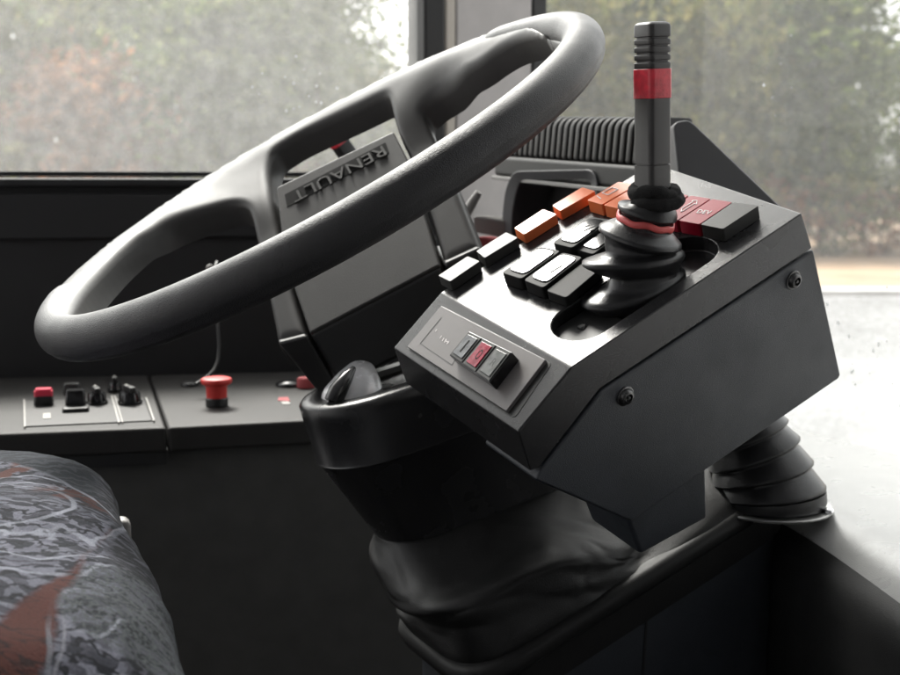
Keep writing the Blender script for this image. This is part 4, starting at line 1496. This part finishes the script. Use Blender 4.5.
protoG = make_tree('pine_tree', 9.5, 3.1, 150, 62, LG, 1)
protoG2 = make_tree('pine_tree', 8.6, 3.4, 150, 62, LG, 2)
protoY = make_tree('leafy_tree', 8.2, 3.0, 140, 58, LY, 3)
protoR = make_tree('autumn_tree', 6.0, 2.7, 100, 50, LB_, 4)
protoB = make_tree('autumn_shrub', 2.0, 1.6, 55, 16, LB_, 5, leaf=.11, low=.02, trunk=.05)
protoC = make_tree('green_shrub', 2.4, 1.7, 60, 16, LY, 6, leaf=.11, low=.02, trunk=.05)
SPOTS = [  # kind, screen column, distance, scale
    (protoG, -60, 38, 1.1), (protoY, 40, 41, 1.0), (protoR, 95, 37, 1.0), (protoG2, 165, 42, 1.12), (protoG2, 225, 38, .90), (protoG, 255, 45, 1.15), (protoG2, 320, 38, 1.0), (protoY, 380, 41, .70), (protoG, 432, 46, .62),
    (protoY, 545, 38, 1.0), (protoG, 600, 43, 1.1), (protoG2, 665, 41, 1.12), (protoY, 705, 38, .9), (protoG, 765, 42, 1.02), (protoG2, 820, 39, .98), (protoG, 862, 44, .72), (protoY, 935, 45, .55), (protoG2, 990, 46, .55),
    (protoG, 10, 58, 1.4), (protoG2, 110, 60, 1.35), (protoG, 190, 57, 1.4), (protoG2, 285, 60, 1.4), (protoG, 345, 58, .85), (protoG, 570, 60, 1.4), (protoG2, 640, 58, 1.45), (protoG, 730, 60, 1.4), (protoG2, 790, 58, 1.35)]
SPOTB = [(protoB, 560, 35, 1), (protoC, 615, 36, 1.1), (protoB, 690, 36, 1.1), (protoC, 740, 35, .9), (protoB, 790, 36, 1.05), (protoC, 835, 36.5, 1.0), (protoB, 880, 36, .9), (protoC, 930, 37, 1.0),
         (protoC, 20, 36, 1.4), (protoB, 120, 36, 1.4), (protoC, 190, 37, 1.3), (protoB, 290, 36, 1.3), (protoC, 360, 36, 1.3)]
used = set()
ORD = ['first', 'second', 'third', 'fourth', 'fifth', 'sixth', 'seventh', 'eighth', 'ninth', 'tenth', 'eleventh', 'twelfth', 'thirteenth', 'fourteenth', 'fifteenth']
cnt = {}
KN = {protoG: ('grey green pine', 'tree'), protoG2: ('grey green pine', 'tree'), protoY: ('yellowish green leafy tree', 'tree'), protoR: ('rusty brown autumn tree', 'tree'), protoB: ('low rusty shrub', 'shrub'), protoC: ('low green shrub', 'shrub')}
rs = random.Random(5)
for src, px, y, s in sorted(SPOTS, key=lambda q: q[1]) + sorted(SPOTB, key=lambda q: q[1]):
    o = src if src not in used else copy_tree(src)
    used.add(src)
    o.location = V(((px - 450) / F * y, y, 0)); o.scale = (s, s, s * (.95 + .1 * rs.random())); o.rotation_euler = (0, 0, rs.random() * 6.28)
    kind, cat = KN[src]
    side = 'the side window' if px < 450 else 'the windscreen'
    key = (kind, side); cnt[key] = cnt.get(key, 0) + 1
    tag(o, f'{ORD[cnt[key] - 1]} {kind} from the left seen through {side}', cat, ('trees' if cat == 'tree' else 'shrubs') + ' beyond the road')

# rain drops on the panes
DROP = bpy.data.materials.new('water drop'); DROP.use_nodes = True
b = DROP.node_tree.nodes['Principled BSDF']
b.inputs['Base Color'].default_value = (.9, .92, .93, 1); b.inputs['Roughness'].default_value = .05
b.inputs['Transmission Weight'].default_value = .55; b.inputs['IOR'].default_value = 1.33


def drops(name, org, ex, n_in, w, h, count, seed):
    rnd = random.Random(seed)
    mb = MB()
    for _ in range(count):
        s, z = rnd.random() * w, (rnd.random() ** 1.5) * h
        o = org + ex * s + UPZ * z
        if noise.noise(o * 5.5) < .12: continue
        r = .0006 + .0017 * rnd.random() ** 3
        e = ex; k = 1 + .5 * rnd.random()
        rings = []
        for rr, hh_ in ((1, 0), (.85, .35), (.5, .55), (.05, .62)):
            rings.append([o + n_in * (.0003 + hh_ * r) + e * (r * rr * math.cos(a)) + UPZ * (r * k * rr * math.sin(a)) for a in [2 * math.pi * q / 8 for q in range(8)]])
        mb.loft(rings)
    return tag(mb.build(name, DROP, None, ang=80), kind='stuff')


drops('raindrops', wl(-.9, SILLZ + .01, .024), WD, WNn, 1.2, .32, 420, 3)
drops('raindrops', SA + SDn * .05 + SNn * .0052 + UPZ * DZ, SDn, SNn, .85, .55, 700, 4)

# ================================================================== light
w = bpy.data.worlds.new('World'); sc.world = w; w.use_nodes = True
N, L = w.node_tree.nodes, w.node_tree.links
bg = N['Background']
sky = N.new('ShaderNodeTexSky'); sky.sky_type = 'NISHITA'; sky.sun_disc = False
SUN_EL, SUN_AZ = R_(50), R_(-21)        # azimuth clockwise from +Y
sky.sun_elevation = SUN_EL; sky.sun_rotation = SUN_AZ
sky.air_density = 1.0; sky.dust_density = 4.0; sky.ozone_density = 1.0
hs = N.new('ShaderNodeHueSaturation'); hs.inputs['Saturation'].default_value = .10
L.new(sky.outputs[0], hs.inputs['Color']); wm = N.new('ShaderNodeMix'); wm.data_type = 'RGBA'; wm.blend_type = 'MULTIPLY'; wm.inputs[0].default_value = 1; wm.inputs[7].default_value = (1, .985, .965, 1)
L.new(hs.outputs[0], wm.inputs[6]); L.new(wm.outputs[2], bg.inputs['Color'])
bg.inputs['Strength'].default_value = .13
sd = bpy.data.lights.new('sun', 'SUN'); sd.energy = 1.5; sd.angle = R_(18); sd.color = (1, .955, .91)
so_ = bpy.data.objects.new('sun', sd); COL.objects.link(so_)
dirv = V((math.sin(SUN_AZ) * math.cos(SUN_EL), math.cos(SUN_AZ) * math.cos(SUN_EL), math.sin(SUN_EL)))
so_.rotation_euler = (-dirv).to_track_quat('-Z', 'Y').to_euler()
so_.location = (0, 0, 12)
vs = sc.view_settings
vs.view_transform = 'Standard'; vs.look = 'None'; vs.gamma = 1; vs.use_curve_mapping = False
vs.exposure = 2.1
sc.cycles.use_denoising = True
sc.cycles.max_bounces = 8
sc.cycles.transparent_max_bounces = 12
